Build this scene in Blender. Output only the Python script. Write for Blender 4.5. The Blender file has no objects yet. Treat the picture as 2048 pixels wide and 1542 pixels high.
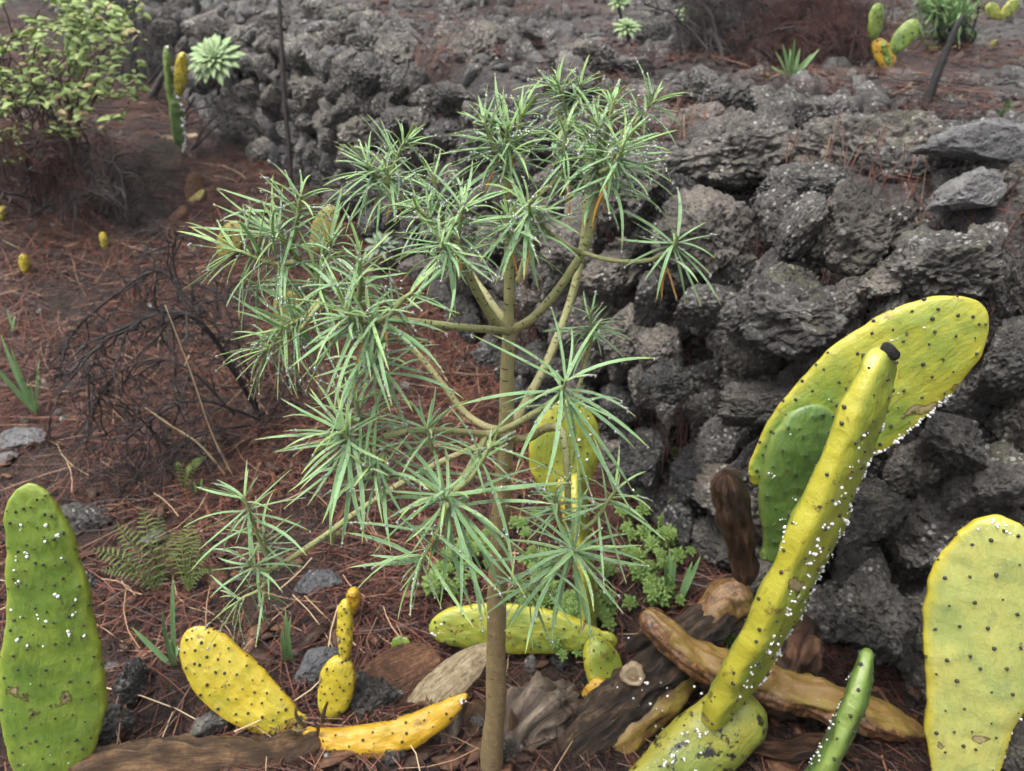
import bpy, bmesh, math, random
import numpy as np
from mathutils import Vector, Matrix

# ------------------------------------------------------------------ scene, camera, light
sc = bpy.context.scene
C = sc.collection
R = math.radians
IW, IH, F = 2048, 1542, 1462.0          # photo size and focal length in photo pixels
CH, PITCH = 1.2, R(27)
cam_d = bpy.data.cameras.new('camera'); cam = bpy.data.objects.new('camera', cam_d); C.objects.link(cam)
cam.location = (0, 0, CH); cam.rotation_euler = (math.pi/2 - PITCH, 0, 0)
cam_d.sensor_width = 36; cam_d.lens = 36*F/IW; cam_d.clip_start = 0.02; cam_d.clip_end = 500
cam_d.dof.use_dof = True; cam_d.dof.focus_distance = 0.90; cam_d.dof.aperture_fstop = 6.8
sc.camera = cam

SUN_EL, SUN_AZ = R(68), R(-125)           # overcast: a broad soft sun behind cloud, upper left
w = bpy.data.worlds.new('World'); sc.world = w; w.use_nodes = True
nt = w.node_tree; nt.nodes.clear()
sky = nt.nodes.new('ShaderNodeTexSky'); sky.sky_type = 'NISHITA'; sky.sun_disc = False
sky.sun_elevation = SUN_EL; sky.sun_rotation = SUN_AZ; sky.air_density = 1.0; sky.dust_density = 6.0; sky.ozone_density = 1.0
hs = nt.nodes.new('ShaderNodeHueSaturation'); hs.inputs['Saturation'].default_value = 0.22
bg = nt.nodes.new('ShaderNodeBackground'); bg.inputs['Strength'].default_value = 0.13
wo = nt.nodes.new('ShaderNodeOutputWorld')
nt.links.new(sky.outputs[0], hs.inputs['Color']); nt.links.new(hs.outputs[0], bg.inputs['Color']); nt.links.new(bg.outputs[0], wo.inputs[0])
sun_d = bpy.data.lights.new('sun', 'SUN'); sun = bpy.data.objects.new('sun', sun_d); C.objects.link(sun)
sun_d.energy = 1.25; sun_d.angle = R(28); sun_d.color = (1, 0.97, 0.93)
sdir = Vector((math.sin(SUN_AZ)*math.cos(SUN_EL), math.cos(SUN_AZ)*math.cos(SUN_EL), math.sin(SUN_EL)))
sun.rotation_euler = sdir.to_track_quat('Z', 'Y').to_euler(); sun.location = (0, 0, 5)
sc.view_settings.view_transform = 'Standard'; sc.view_settings.look = 'None'; sc.view_settings.gamma = 1
sc.view_settings.exposure = 1.4
sc.render.engine = 'CYCLES'
sc.cycles.use_denoising = True; sc.cycles.denoiser = 'OPENIMAGEDENOISE'
sc.cycles.use_adaptive_sampling = True; sc.cycles.adaptive_threshold = 0.035; sc.cycles.adaptive_min_samples = 24
sc.cycles.max_bounces = 7; sc.cycles.diffuse_bounces = 3; sc.cycles.glossy_bounces = 2; sc.cycles.transmission_bounces = 5
sc.cycles.caustics_reflective = False; sc.cycles.caustics_refractive = False

# ------------------------------------------------------------------ helpers: picture rays
CAM = Vector((0, 0, CH)); UP = Vector((0, math.sin(PITCH), math.cos(PITCH))); FW = Vector((0, math.cos(PITCH), -math.sin(PITCH)))
def ray(px, py): return Vector((1, 0, 0))*((px-IW/2)/F) + UP*((IH/2-py)/F) + FW
def at(px, py, Y):
    d = ray(px, py); return CAM + d*(Y/d.y)
def mpp(p): return (Vector(p)-CAM).dot(FW)/F           # metres per photo pixel at a point
def proj(p):
    v = Vector(p)-CAM; d = v.dot(FW)
    return IW/2 + F*v.x/d, IH/2 - F*v.dot(UP)/d, d

# ------------------------------------------------------------------ helpers: noise
rng = np.random.default_rng(7); random.seed(7)
PERM = rng.permutation(512).astype(np.int64); PERM = np.concatenate([PERM, PERM, PERM])
GR = rng.normal(size=(512, 3)); GR /= np.linalg.norm(GR, axis=1)[:, None]
def _h(ix, iy, iz): return PERM[PERM[PERM[ix & 511]+(iy & 511)]+(iz & 511)]
def perlin(p):
    p = np.asarray(p, float); i = np.floor(p).astype(np.int64); f = p-i
    u = f*f*f*(f*(f*6-15)+10); out = np.zeros(len(p))
    for dx in (0, 1):
        for dy in (0, 1):
            for dz in (0, 1):
                g = GR[_h(i[:, 0]+dx, i[:, 1]+dy, i[:, 2]+dz)]
                d = g[:, 0]*(f[:, 0]-dx)+g[:, 1]*(f[:, 1]-dy)+g[:, 2]*(f[:, 2]-dz)
                wt = (u[:, 0] if dx else 1-u[:, 0])*(u[:, 1] if dy else 1-u[:, 1])*(u[:, 2] if dz else 1-u[:, 2])
                out += d*wt
    return out
def fbm(p, o=4, g=.5):
    p = np.asarray(p, float); a, s = 1., np.zeros(len(p))
    for k in range(o): s += a*perlin(p*2**k+17.3*k); a *= g
    return s
def worley(p):
    p = np.asarray(p, float); i = np.floor(p).astype(np.int64); best = np.full(len(p), 9.)
    for dx in (-1, 0, 1):
        for dy in (-1, 0, 1):
            for dz in (-1, 0, 1):
                c = i+np.array([dx, dy, dz]); h = _h(c[:, 0], c[:, 1], c[:, 2])
                fp = c+.5+.45*GR[h]
                best = np.minimum(best, np.linalg.norm(fp-p, axis=1))
    return best

# ------------------------------------------------------------------ terrain
FOOT = np.array([(2.6, -1.2), (1.6, .05), (1.13, .62), (.84, 1.0), (.46, 1.42), (.08, 2.02), (-.34, 2.78), (-.92, 3.55), (-1.57, 4.3), (-2.35, 5.2), (-3.6, 6.4), (-8, 10)], float)
SEG = FOOT[1:]-FOOT[:-1]; SL = np.linalg.norm(SEG, axis=1); CUM = np.concatenate([[0], np.cumsum(SL)])
def side(x, y):
    P = np.stack([x, y], -1); best = np.full(P.shape[0], 1e9); sg = np.zeros(P.shape[0])
    for k in range(len(SEG)):
        d = P-FOOT[k]; t = np.clip((d@SEG[k])/SL[k]**2, 0, 1); q = d-t[:, None]*SEG[k]
        dist = np.linalg.norm(q, axis=1); n = np.array([SEG[k][1], -SEG[k][0]])/SL[k]
        m = dist < best; best = np.where(m, dist, best); sg = np.where(m, np.sign(q@n+1e-9), sg)
    return best*sg
LY, LZ = [-20, .0, 1.5, 2.2, 3.0, 4.2, 5.2, 6.5, 9, 28], [-.1, 0, 0, .07, .29, .53, .84, 1.29, 2.3, 9]
HY, HZ = [-20, 1.0, 1.8, 2.4, 3.2, 4.5, 6.0, 9, 28], [.85, .85, .86, .90, .98, 1.13, 1.34, 2.3, 9]
def H(x, y, fine=True):
    x = np.atleast_1d(np.asarray(x, float)); y = np.atleast_1d(np.asarray(y, float))
    s = side(x, y); t = np.clip((s-.16)/.30, 0, 1); t = t*t*(3-2*t)
    lo = np.interp(y, LY, LZ); hi = np.interp(y, HY, HZ)
    bank = .26*np.exp(-(((x+2.6)/.75)**2+((y-3.6)/.8)**2)); lo = lo+bank
    z = lo*(1-t)+hi*t
    z = z+.05*perlin(np.stack([x*1.1, y*1.1, 0*x+3], -1))*np.clip(1.2-np.hypot(x, y-.85), .25, 1)
    if fine:
        q = np.stack([x, y, 0*x], -1)
        z = z+.018*perlin(q*5+9)+.011*perlin(q*13+4)*(1+t)+.02*t*np.maximum(0, .5-worley(q*7))
    return z
def Hs(x, y, fine=True): return float(H([x], [y], fine)[0])
def ground(px, py, lift=0.):
    d = ray(px, py); a = np.linspace(.5, 14, 700); P = np.array(CAM)[None]+np.array(d)[None]*a[:, None]
    h = H(P[:, 0], P[:, 1], False); k = np.argmax(P[:, 2] < h)
    if P[k, 2] >= h[k]: k = 699
    p = Vector(P[k]); p.z = Hs(p.x, p.y)+lift
    return p

# ------------------------------------------------------------------ helpers: objects
def obj(name, me, m=None, parent=None, smooth=True):
    if isinstance(m, str): m = MAT[m]
    o = bpy.data.objects.new(name, me); C.objects.link(o)
    if m is not None and not me.materials: me.materials.append(m)
    if parent is not None: o.parent = parent
    return o
def mesh(name, V, Fc, attrs=None, smooth=True):
    me = bpy.data.meshes.new(name); V = np.asarray(V, np.float32)
    if isinstance(Fc, np.ndarray):
        n = Fc.shape[1]; me.vertices.add(len(V)); me.vertices.foreach_set('co', V.ravel())
        me.loops.add(Fc.size); me.loops.foreach_set('vertex_index', Fc.ravel().astype(np.int32))
        me.polygons.add(len(Fc)); me.polygons.foreach_set('loop_start', np.arange(0, Fc.size, n, dtype=np.int32))
        me.polygons.foreach_set('loop_total', np.full(len(Fc), n, np.int32)); me.update(calc_edges=True)
    else:
        me.from_pydata([tuple(v) for v in V], [], Fc); me.update()
    if smooth: me.polygons.foreach_set('use_smooth', np.ones(len(me.polygons), bool))
    for k, a in (attrs or {}).items():
        at_ = me.attributes.new(k, 'FLOAT', 'POINT'); at_.data.foreach_set('value', np.asarray(a, np.float32))
    return me
def thing(name, label, cat, loc=(0, 0, 0), group=None):
    o = bpy.data.objects.new(name, None); C.objects.link(o); o.location = loc; o.empty_display_size = .05
    return tag(o, label, cat, group)
def tag(o, label=None, cat=None, group=None, kind=None):
    if label: o['label'] = label
    if cat: o['category'] = cat
    if group: o['group'] = group
    if kind: o['kind'] = kind
    return o
def put(o, parent):                       # parent a part whose mesh is in world coordinates
    o.parent = parent
    if parent.parent is None: o.matrix_parent_inverse = Matrix.Translation(parent.location).inverted()
    return o

class MB:
    def __init__(s): s.v = []; s.f = []; s.a = {}; s.n = 0
    def add(s, V, Fc, **at_):
        V = np.asarray(V, float); s.v.append(V)
        s.f.extend([tuple(int(i)+s.n for i in f) for f in Fc])
        for k in set(list(at_)+list(s.a)):
            L = s.a.setdefault(k, [np.zeros(s.n)] if s.n else [])
            a = at_.get(k, 0.); L.append(np.full(len(V), a) if np.isscalar(a) else np.asarray(a, float))
        s.n += len(V)
    def build(s, name, m, parent=None, smooth=True, kind=None):
        me = mesh(name, np.concatenate(s.v), s.f, {k: np.concatenate(v) for k, v in s.a.items()}, smooth)
        o = obj(name, me, m)
        if parent is not None: put(o, parent)
        if kind: o['kind'] = kind
        return o
def frames(P):
    P = np.asarray(P, float); T = np.gradient(P, axis=0); T /= np.linalg.norm(T, axis=1)[:, None]+1e-12
    a = np.array([0, 0, 1.]) if abs(T[0][2]) < .9 else np.array([1., 0, 0])
    u = np.cross(T[0], a); u /= np.linalg.norm(u); U = [u]
    for k in range(1, len(P)):
        u = U[-1]-T[k]*np.dot(U[-1], T[k]); u /= np.linalg.norm(u)+1e-12; U.append(u)
    U = np.array(U); return T, U, np.cross(T, U)
def tube(mb, P, rad, sides=8, cap=True, bumps=0., **at_):
    P = np.asarray(P, float); n = len(P); rad = np.full(n, rad) if np.isscalar(rad) else np.asarray(rad, float)
    T, U, W = frames(P); an = np.arange(sides)*2*math.pi/sides
    ring = np.cos(an)[None, :, None]*U[:, None]+np.sin(an)[None, :, None]*W[:, None]
    rr = rad[:, None]*np.ones(sides)
    if bumps:
        q = (P[:, None]+ring*.01).reshape(-1, 3); rr = rr*(1+bumps*perlin(q*40).reshape(n, sides)*2)
    V = (P[:, None]+ring*rr[:, :, None]).reshape(-1, 3); Fc = []
    for i in range(n-1):
        for j in range(sides):
            k = (j+1) % sides; Fc.append((i*sides+j, i*sides+k, (i+1)*sides+k, (i+1)*sides+j))
    if cap: Fc.append(tuple(range(sides-1, -1, -1))); Fc.append(tuple((n-1)*sides+j for j in range(sides)))
    at2 = {k: (v if np.isscalar(v) else np.repeat(np.asarray(v, float), sides)) for k, v in at_.items()}
    mb.add(V, Fc, **at2)
def spline(pts, per=8):
    P = [np.array(p, float) for p in pts]; P = [2*P[0]-P[1]]+P+[2*P[-1]-P[-2]]; out = []
    for i in range(1, len(P)-2):
        for t in np.arange(per)/per:
            a, b, c, d = P[i-1], P[i], P[i+1], P[i+2]
            out.append(.5*((2*b)+(-a+c)*t+(2*a-5*b+4*c-d)*t*t+(-a+3*b-3*c+d)*t**3))
    out.append(P[-2]); return np.array(out)
def ico(sub):
    bm = bmesh.new(); bmesh.ops.create_icosphere(bm, subdivisions=sub, radius=1)
    V = np.array([v.co[:] for v in bm.verts]); Fc = np.array([[v.index for v in f.verts] for f in bm.faces]); bm.free(); return V, Fc
ICO1, ICO2 = ico(1), ico(2)
def uvs(seg, rings):
    V = [(0, 0, 1)]
    for r in range(1, rings):
        for s_ in range(seg):
            a, b = math.pi*r/rings, 2*math.pi*s_/seg; V.append((math.sin(a)*math.cos(b), math.sin(a)*math.sin(b), math.cos(a)))
    V.append((0, 0, -1)); Fc = []
    for s_ in range(seg): Fc.append((0, 1+s_, 1+(s_+1) % seg))
    for r in range(rings-2):
        for s_ in range(seg):
            a, b = 1+r*seg+s_, 1+r*seg+(s_+1) % seg; Fc += [(a, a+seg, b+seg), (a, b+seg, b)]
    q = 1+(rings-2)*seg
    for s_ in range(seg): Fc.append((q+s_, len(V)-1, q+(s_+1) % seg))
    return np.array(V), np.array(Fc)
def scatter(pos, scl, base, jitter=0, rot=None):   # many small copies of one blob as one V, F
    BV, BF = base; n, k = len(pos), len(BV); scl = np.asarray(scl, float)
    if scl.ndim == 1: scl = np.repeat(scl[:, None], 3, 1)
    V = BV[None]*scl[:, None]
    if jitter: V = V*(1+jitter*rng.normal(size=(n, k, 1)))
    if rot is not None: V = np.einsum('nij,nkj->nki', rot, V)
    V = (V+np.asarray(pos)[:, None]).reshape(-1, 3)
    return V, (BF[None]+np.arange(n)[:, None, None]*k).reshape(-1, BF.shape[1])
def unit(v): v = np.asarray(v, float); return v/(np.linalg.norm(v)+1e-12)
def rotmats(n):
    q = rng.normal(size=(n, 4)); q /= np.linalg.norm(q, axis=1)[:, None]; a, b, c, d = q.T
    return np.stack([np.stack([1-2*(c*c+d*d), 2*(b*c-a*d), 2*(b*d+a*c)], -1), np.stack([2*(b*c+a*d), 1-2*(b*b+d*d), 2*(c*d-a*b)], -1), np.stack([2*(b*d-a*c), 2*(c*d+a*b), 1-2*(b*b+c*c)], -1)], 1)

# ------------------------------------------------------------------ materials
MAT = {}
class NT:
    def __init__(s, name):
        s.m = bpy.data.materials.new(name); s.m.use_nodes = True; s.t = s.m.node_tree; s.b = s.t.nodes['Principled BSDF']; MAT[name] = s.m
        s.pos = s.t.nodes.new('ShaderNodeNewGeometry').outputs['Position']
    def set(s, **k):
        for n_, v in k.items():
            i = s.b.inputs[n_.replace('_', ' ')]
            if hasattr(v, 'links'): s.t.links.new(v, i)
            else: i.default_value = (*v, 1) if isinstance(v, tuple) and len(v) == 3 and i.type == 'RGBA' else v
    def inp(s, sock, v):
        if hasattr(v, 'links'): s.t.links.new(v, sock)
        else: sock.default_value = (*v, 1) if isinstance(v, tuple) and len(v) == 3 and sock.type == 'RGBA' else v
    def noise(s, scale, detail=5, rough=.6, vec=None, dist=0):
        n = s.t.nodes.new('ShaderNodeTexNoise'); n.inputs['Scale'].default_value = scale; n.inputs['Detail'].default_value = detail
        n.inputs['Roughness'].default_value = rough; n.inputs['Distortion'].default_value = dist
        s.t.links.new(vec or s.pos, n.inputs['Vector']); return n.outputs['Fac']
    def vor(s, scale, feat='F1', vec=None, out='Distance'):
        n = s.t.nodes.new('ShaderNodeTexVoronoi'); n.feature = feat; n.inputs['Scale'].default_value = scale
        s.t.links.new(vec or s.pos, n.inputs['Vector']); return n.outputs[out]
    def attr(s, name):
        n = s.t.nodes.new('ShaderNodeAttribute'); n.attribute_name = name; return n.outputs['Fac']
    def rnd(s): return s.t.nodes.new('ShaderNodeObjectInfo').outputs['Random']
    def ramp(s, fac, stops):
        n = s.t.nodes.new('ShaderNodeValToRGB'); e = n.color_ramp.elements
        while len(e) < len(stops): e.new(.5)
        for k, (p, c) in enumerate(stops): e[k].position = p; e[k].color = (*c, 1) if isinstance(c, tuple) else (c, c, c, 1)
        s.t.links.new(fac, n.inputs[0]); return n.outputs[0]
    def mix(s, fac, a, b, mode='MIX'):
        n = s.t.nodes.new('ShaderNodeMix'); n.data_type = 'RGBA'; n.blend_type = mode
        s.inp(n.inputs[0], fac); s.inp(n.inputs[6], a); s.inp(n.inputs[7], b); return n.outputs[2]
    def math(s, op, a, b=0.):
        n = s.t.nodes.new('ShaderNodeMath'); n.operation = op; s.inp(n.inputs[0], a); s.inp(n.inputs[1], b); n.use_clamp = False; return n.outputs[0]
    def bump(s, h, strength=.5, dist=.01, norm=None):
        n = s.t.nodes.new('ShaderNodeBump'); n.inputs['Strength'].default_value = strength; n.inputs['Distance'].default_value = dist
        s.t.links.new(h, n.inputs['Height'])
        if norm is not None: s.t.links.new(norm, n.inputs['Normal'])
        return n.outputs[0]
    def nz(s):
        g = s.t.nodes.new('ShaderNodeNewGeometry'); x = s.t.nodes.new('ShaderNodeSeparateXYZ'); s.t.links.new(g.outputs['Normal'], x.inputs[0]); return x.outputs['Z']

def rock_mat(name, dark, mid, light, lichen=.5, moss=.6, rough=.42):
    n = NT(name)
    a = n.noise(7, 8, .65); b = n.noise(55, 8, .7); r = n.rnd()
    base = n.mix(n.ramp(n.math('ADD', n.math('MULTIPLY', a, .6), n.math('MULTIPLY', b, .4)), [(.38, dark), (.52, mid), (.66, light)]), (0, 0, 0), (0, 0, 0)) if 0 else \
        n.ramp(n.math('ADD', n.math('MULTIPLY', a, .55), n.math('MULTIPLY', b, .45)), [(.36, dark), (.5, mid), (.64, light)])
    tint = n.ramp(r, [(0, (.62, .62, .65)), (.35, (.95, .93, .92)), (.7, (1.1, 1.03, .93)), (1, (1.45, 1.4, 1.32))])
    base = n.mix(1., base, tint, 'MULTIPLY')
    # olive moss film and pale lichen crusts, both with outlines of their own
    mm = n.ramp(n.noise(11, 6, .7), [(.52, 0.), (.62, moss)])
    base = n.mix(n.math('MULTIPLY', mm, n.ramp(n.nz(), [(.45, 0.), (.85, 1.)])), base, (.085, .080, .035))
    sp = n.ramp(n.vor(62), [(.20, 1.), (.34, 0.)]); spm = n.ramp(n.noise(9, 3, .5), [(.47, 0.), (.60, 1.)])
    base = n.mix(n.math('MULTIPLY', n.math('MULTIPLY', sp, spm), lichen), base, (.42, .41, .37))
    l2 = n.ramp(n.noise(22, 8, .75), [(.565, 0.), (.66, 1.)])
    base = n.mix(n.math('MULTIPLY', l2, lichen*.75), base, (.30, .30, .27))
    pit = n.ramp(n.vor(140), [(.0, 0.), (.42, 1.)]); pit2 = n.ramp(n.vor(58, vec=None), [(.05, 0.), (.38, 1.)])
    base = n.mix(n.math('MULTIPLY', n.math('SUBTRACT', 1., pit), n.ramp(n.noise(16, 4), [(.4, 0.), (.6, .4)])), base, (.008, .007, .007))
    h = n.math('ADD', n.math('MULTIPLY', n.noise(60, 9, .78), .9), n.math('ADD', n.math('MULTIPLY', pit, .35), n.math('MULTIPLY', pit2, .45)))
    n.set(Base_Color=base, Roughness=n.ramp(n.noise(30, 4), [(.35, rough-.12), (.7, rough+.25)]), Normal=n.bump(h, 1., .016), Specular_IOR_Level=.5)
rock_mat('lava', (.017, .0155, .0145), (.092, .084, .077), (.245, .226, .208), 1., .7, .44)
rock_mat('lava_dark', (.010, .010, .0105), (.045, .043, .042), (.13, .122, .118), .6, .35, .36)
rock_mat('slate', (.05, .051, .055), (.125, .127, .135), (.24, .243, .25), .35, .2, .3)

n = NT('soil')
a = n.noise(9, 9, .7); b = n.noise(60, 7, .7)
col = n.ramp(n.math('ADD', n.math('MULTIPLY', a, .5), n.math('MULTIPLY', b, .5)), [(.38, (.008, .006, .005)), (.5, (.026, .016, .012)), (.62, (.06, .032, .023))])
gcol = n.ramp(n.math('ADD', n.math('MULTIPLY', a, .4), n.math('MULTIPLY', b, .6)), [(.38, (.018, .017, .016)), (.5, (.055, .049, .046)), (.63, (.12, .108, .10))])
col = n.mix(n.ramp(n.attr('stony'), [(.3, 0.), (.7, 1.)]), col, gcol)
n.set(Base_Color=col, Roughness=n.ramp(n.noise(14, 4), [(.4, .5), (.6, .85)]), Specular_IOR_Level=.25, Normal=n.bump(n.math('ADD', b, n.math('MULTIPLY', n.vor(120), .6)), .9, .014))

n = NT('needle')
n.set(Base_Color=n.ramp(n.attr('tint'), [(0, (.014, .006, .005)), (.3, (.030, .011, .008)), (.62, (.086, .029, .018)), (.85, (.150, .054, .032)), (.97, (.30, .19, .11)), (1, (.42, .33, .2))]), Roughness=.5, Specular_IOR_Level=.3)

n = NT('bark')     # fleshy stems, green when young, tan and corky when old
a = n.noise(90, 6, .7); b = n.noise(400, 3, .6)
g = n.ramp(n.attr('age'), [(0, (.20, .26, .095)), (.3, (.26, .28, .12)), (.55, (.27, .22, .10)), (.75, (.20, .15, .07)), (1, (.15, .11, .06))])
g = n.mix(n.math('MULTIPLY', n.ramp(a, [(.45, 0.), (.7, .5)]), 1.), g, (.40, .27, .12))
g = n.mix(n.math('MULTIPLY', n.ramp(b, [(.5, 0.), (.72, 1.)]), n.ramp(n.attr('age'), [(.4, .0), (1, .55)])), g, (.075, .058, .04))
n.set(Base_Color=g, Roughness=.46, Normal=n.bump(n.math('ADD', a, b), .8, .003))
n = NT('scar'); n.set(Base_Color=(.065, .042, .022), Roughness=.6)

def leaf_mat(name, body, body2, edge, tipc, sss=.0):
    n = NT(name)
    c = n.mix(n.ramp(n.noise(35, 3), [(.35, 0.), (.65, 1.)]), body, body2)
    c = n.mix(n.math('MULTIPLY', n.ramp(n.attr('young'), [(0, 0.), (1, 1.)]), .75), c, edge)
    c = n.mix(n.ramp(n.attr('edge'), [(.72, 0.), (.97, .8)]), c, edge)
    c = n.mix(n.ramp(n.attr('t'), [(.84, 0.), (1., .8)]), c, tipc)
    n.set(Base_Color=c, Roughness=.5, Specular_IOR_Level=.32, Subsurface_Weight=0., Normal=n.bump(n.noise(260, 3), .12, .002))
    # thin leaf lets light through
    tr = n.t.nodes.new('ShaderNodeBsdfTranslucent'); n.inp(tr.inputs['Color'], n.mix(.5, c, edge)); mx = n.t.nodes.new('ShaderNodeMixShader'); mx.inputs[0].default_value = .34
    out = n.t.nodes['Material Output']; n.t.links.new(n.b.outputs[0], mx.inputs[1]); n.t.links.new(tr.outputs[0], mx.inputs[2]); n.t.links.new(mx.outputs[0], out.inputs[0])
leaf_mat('leaf', (.180, .330, .158), (.242, .408, .215), (.42, .55, .16), (.52, .55, .09))
leaf_mat('dead_leaf', (.55, .28, .05), (.6, .33, .08), (.6, .33, .08), (.3, .15, .05))
leaf_mat('bush_leaf', (.25, .36, .10), (.44, .54, .22), (.42, .50, .17), (.38, .42, .13))
leaf_mat('bush_leaf_pale', (.40, .36, .16), (.44, .31, .15), (.42, .36, .15), (.36, .2, .08))
leaf_mat('rosette_leaf', (.11, .19, .045), (.19, .28, .07), (.24, .33, .09), (.18, .24, .07))
leaf_mat('aeonium_leaf', (.30, .42, .20), (.36, .48, .25), (.42, .52, .27), (.38, .44, .2))
leaf_mat('grass', (.11, .22, .09), (.17, .29, .13), (.2, .32, .1), (.3, .34, .1))
leaf_mat('fern', (.095, .15, .035), (.16, .21, .06), (.2, .24, .07), (.22, .17, .06))
leaf_mat('feathery', (.2, .33, .14), (.26, .4, .18), (.3, .42, .16), (.4, .44, .1))
leaf_mat('grey_leaf', (.19, .25, .17), (.25, .31, .22), (.28, .34, .22), (.3, .3, .2))

n = NT('water')     # clear rain water: mostly seen through, bent a little, glossy, with white diffuse painting brighter glints
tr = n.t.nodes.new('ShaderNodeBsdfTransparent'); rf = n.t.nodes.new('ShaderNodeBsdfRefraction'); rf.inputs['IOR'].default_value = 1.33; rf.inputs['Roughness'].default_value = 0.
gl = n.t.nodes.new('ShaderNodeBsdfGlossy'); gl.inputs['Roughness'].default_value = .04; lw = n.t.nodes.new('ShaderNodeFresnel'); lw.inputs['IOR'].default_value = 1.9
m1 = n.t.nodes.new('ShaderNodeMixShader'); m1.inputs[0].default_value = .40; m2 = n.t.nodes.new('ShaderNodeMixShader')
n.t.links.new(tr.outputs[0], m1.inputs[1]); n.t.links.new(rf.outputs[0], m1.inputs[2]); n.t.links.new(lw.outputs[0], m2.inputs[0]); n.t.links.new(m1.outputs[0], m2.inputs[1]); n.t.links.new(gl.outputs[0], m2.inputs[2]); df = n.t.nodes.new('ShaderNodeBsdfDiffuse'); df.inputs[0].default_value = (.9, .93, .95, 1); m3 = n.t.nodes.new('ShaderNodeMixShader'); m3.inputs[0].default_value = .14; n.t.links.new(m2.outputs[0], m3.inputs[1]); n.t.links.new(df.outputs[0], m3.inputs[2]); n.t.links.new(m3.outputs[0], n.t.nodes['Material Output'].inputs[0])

def pad_mat(name, face, face2, edge, patch=(.11, .055, .02), amount=.25, rot=0., rough=(.30, .58), pth=.61, fade=None):
    n = NT(name)
    # u runs across the pad and v along it, in pad widths
    cb = n.t.nodes.new('ShaderNodeCombineXYZ'); n.inp(cb.inputs[0], n.math('MULTIPLY', n.attr('pu'), 9.)); n.inp(cb.inputs[1], n.math('MULTIPLY', n.attr('pv'), 2.2)); n.inp(cb.inputs[2], n.math('MULTIPLY', n.rnd(), 50.))
    wr = n.noise(1., 4, .6, cb.outputs[0])
    c = n.mix(n.ramp(n.math('ADD', n.math('MULTIPLY', n.noise(11, 5, .6), .7), n.math('MULTIPLY', wr, .3)), [(.40, 0.), (.60, 1.)]), face, face2)
    if fade: c = n.mix(n.ramp(n.math('ADD', n.attr('t'), n.math('MULTIPLY', n.math('SUBTRACT', n.noise(14, 4), .5), .6)), [(.22, 1.), (.6, 0.)]), c, fade)
    dk = tuple(v*f for v, f in zip(face, (.50, .62, .8)))
    c = n.mix(n.ramp(n.noise(24, 6, .65), [(.52, 0.), (.72, .65)]), c, dk)
    c = n.mix(n.ramp(n.math('ADD', n.attr('edge'), n.math('MULTIPLY', n.math('SUBTRACT', n.noise(30, 4), .5), .5)), [(.5, 0.), (1., .9)]), c, edge)
    c = n.mix(n.math('MULTIPLY', n.ramp(n.noise(150, 6, .75), [(.60, 0.), (.66, 1.)]), .25+amount), c, (.36, .25, .08))
    c = n.mix(n.math('MULTIPLY', n.ramp(n.noise(34, 8, .75), [(pth, 0.), (pth+.04, 1.)]), amount), c, patch)
    c = n.mix(n.ramp(n.vor(260), [(.10, .55), (.18, 0.)]), c, (.10, .07, .03))
    ck = n.math('ADD', n.noise(17, 3, .5), n.math('MULTIPLY', n.noise(110, 5, .7), .12))
    c = n.mix(n.ramp(ck, [(.735, 0.), (.75, .8), (.765, .8), (.785, 0.)]), c, (.05, .028, .014)); c = n.mix(n.ramp(ck, [(.765, 0.), (.785, .85)]), c, n.mix(n.noise(200, 4), (.16, .11, .06), (.34, .26, .16)))
    if rot: c = n.mix(n.ramp(n.math('ADD', n.attr('rot'), n.math('MULTIPLY', n.noise(40, 8, .75), .7)), [(.70, 0.), (.86, rot)]), c, n.ramp(n.noise(110, 6, .7), [(.38, (.022, .013, .010)), (.5, (.10, .045, .02)), (.62, (.25, .12, .05))]))
    h = n.math('ADD', n.math('ADD', n.math('MULTIPLY', n.noise(30, 4), .8), n.math('MULTIPLY', n.noise(260, 4), .16)), n.math('MULTIPLY', wr, .7))
    n.set(Base_Color=c, Roughness=n.ramp(n.noise(60, 5), [(.3, rough[0]), (.7, rough[1])]), Subsurface_Weight=.08, Subsurface_Radius=(.02, .02, .006), Subsurface_Scale=.4, Normal=n.bump(h, .32, .012), Coat_Weight=.06, Coat_Roughness=.2)
pad_mat('pad_green', (.080, .140, .018), (.14, .205, .026), (.22, .28, .032), amount=.25)
pad_mat('pad_deep', (.062, .120, .027), (.10, .17, .036), (.145, .205, .042), amount=.25)
pad_mat('pad_lime', (.150, .205, .028), (.255, .265, .030), (.34, .31, .026), amount=.75, pth=.58)
pad_mat('pad_fade', (.185, .235, .030), (.31, .30, .030), (.37, .33, .026), amount=.6, pth=.59, fade=(.11, .19, .026))
pad_mat('pad_scab', (.14, .18, .03), (.21, .21, .03), (.27, .25, .03), (.012, .010, .008), amount=1., pth=.54)
pad_mat('pad_pale', (.25, .29, .085), (.37, .36, .10), (.43, .355, .02), amount=.25)
pad_mat('pad_yellow', (.33, .285, .025), (.41, .315, .02), (.43, .295, .018), amount=.65, pth=.58)
pad_mat('pad_dull', (.22, .20, .045), (.27, .215, .05), (.24, .18, .04), amount=.6)
pad_mat('pad_gold', (.42, .26, .012), (.39, .215, .012), (.40, .24, .012), amount=.8, rot=.95)
pad_mat('pad_rot', (.25, .20, .03), (.17, .095, .03), (.19, .105, .035), amount=.9, rot=.95, rough=(.34, .65))
n = NT('areole'); n.set(Base_Color=(.022, .018, .014), Roughness=.6)
n = NT('wool'); n.set(Base_Color=(.70, .70, .72), Roughness=.8, Normal=n.bump(n.noise(900, 4), .8, .002))
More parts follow.
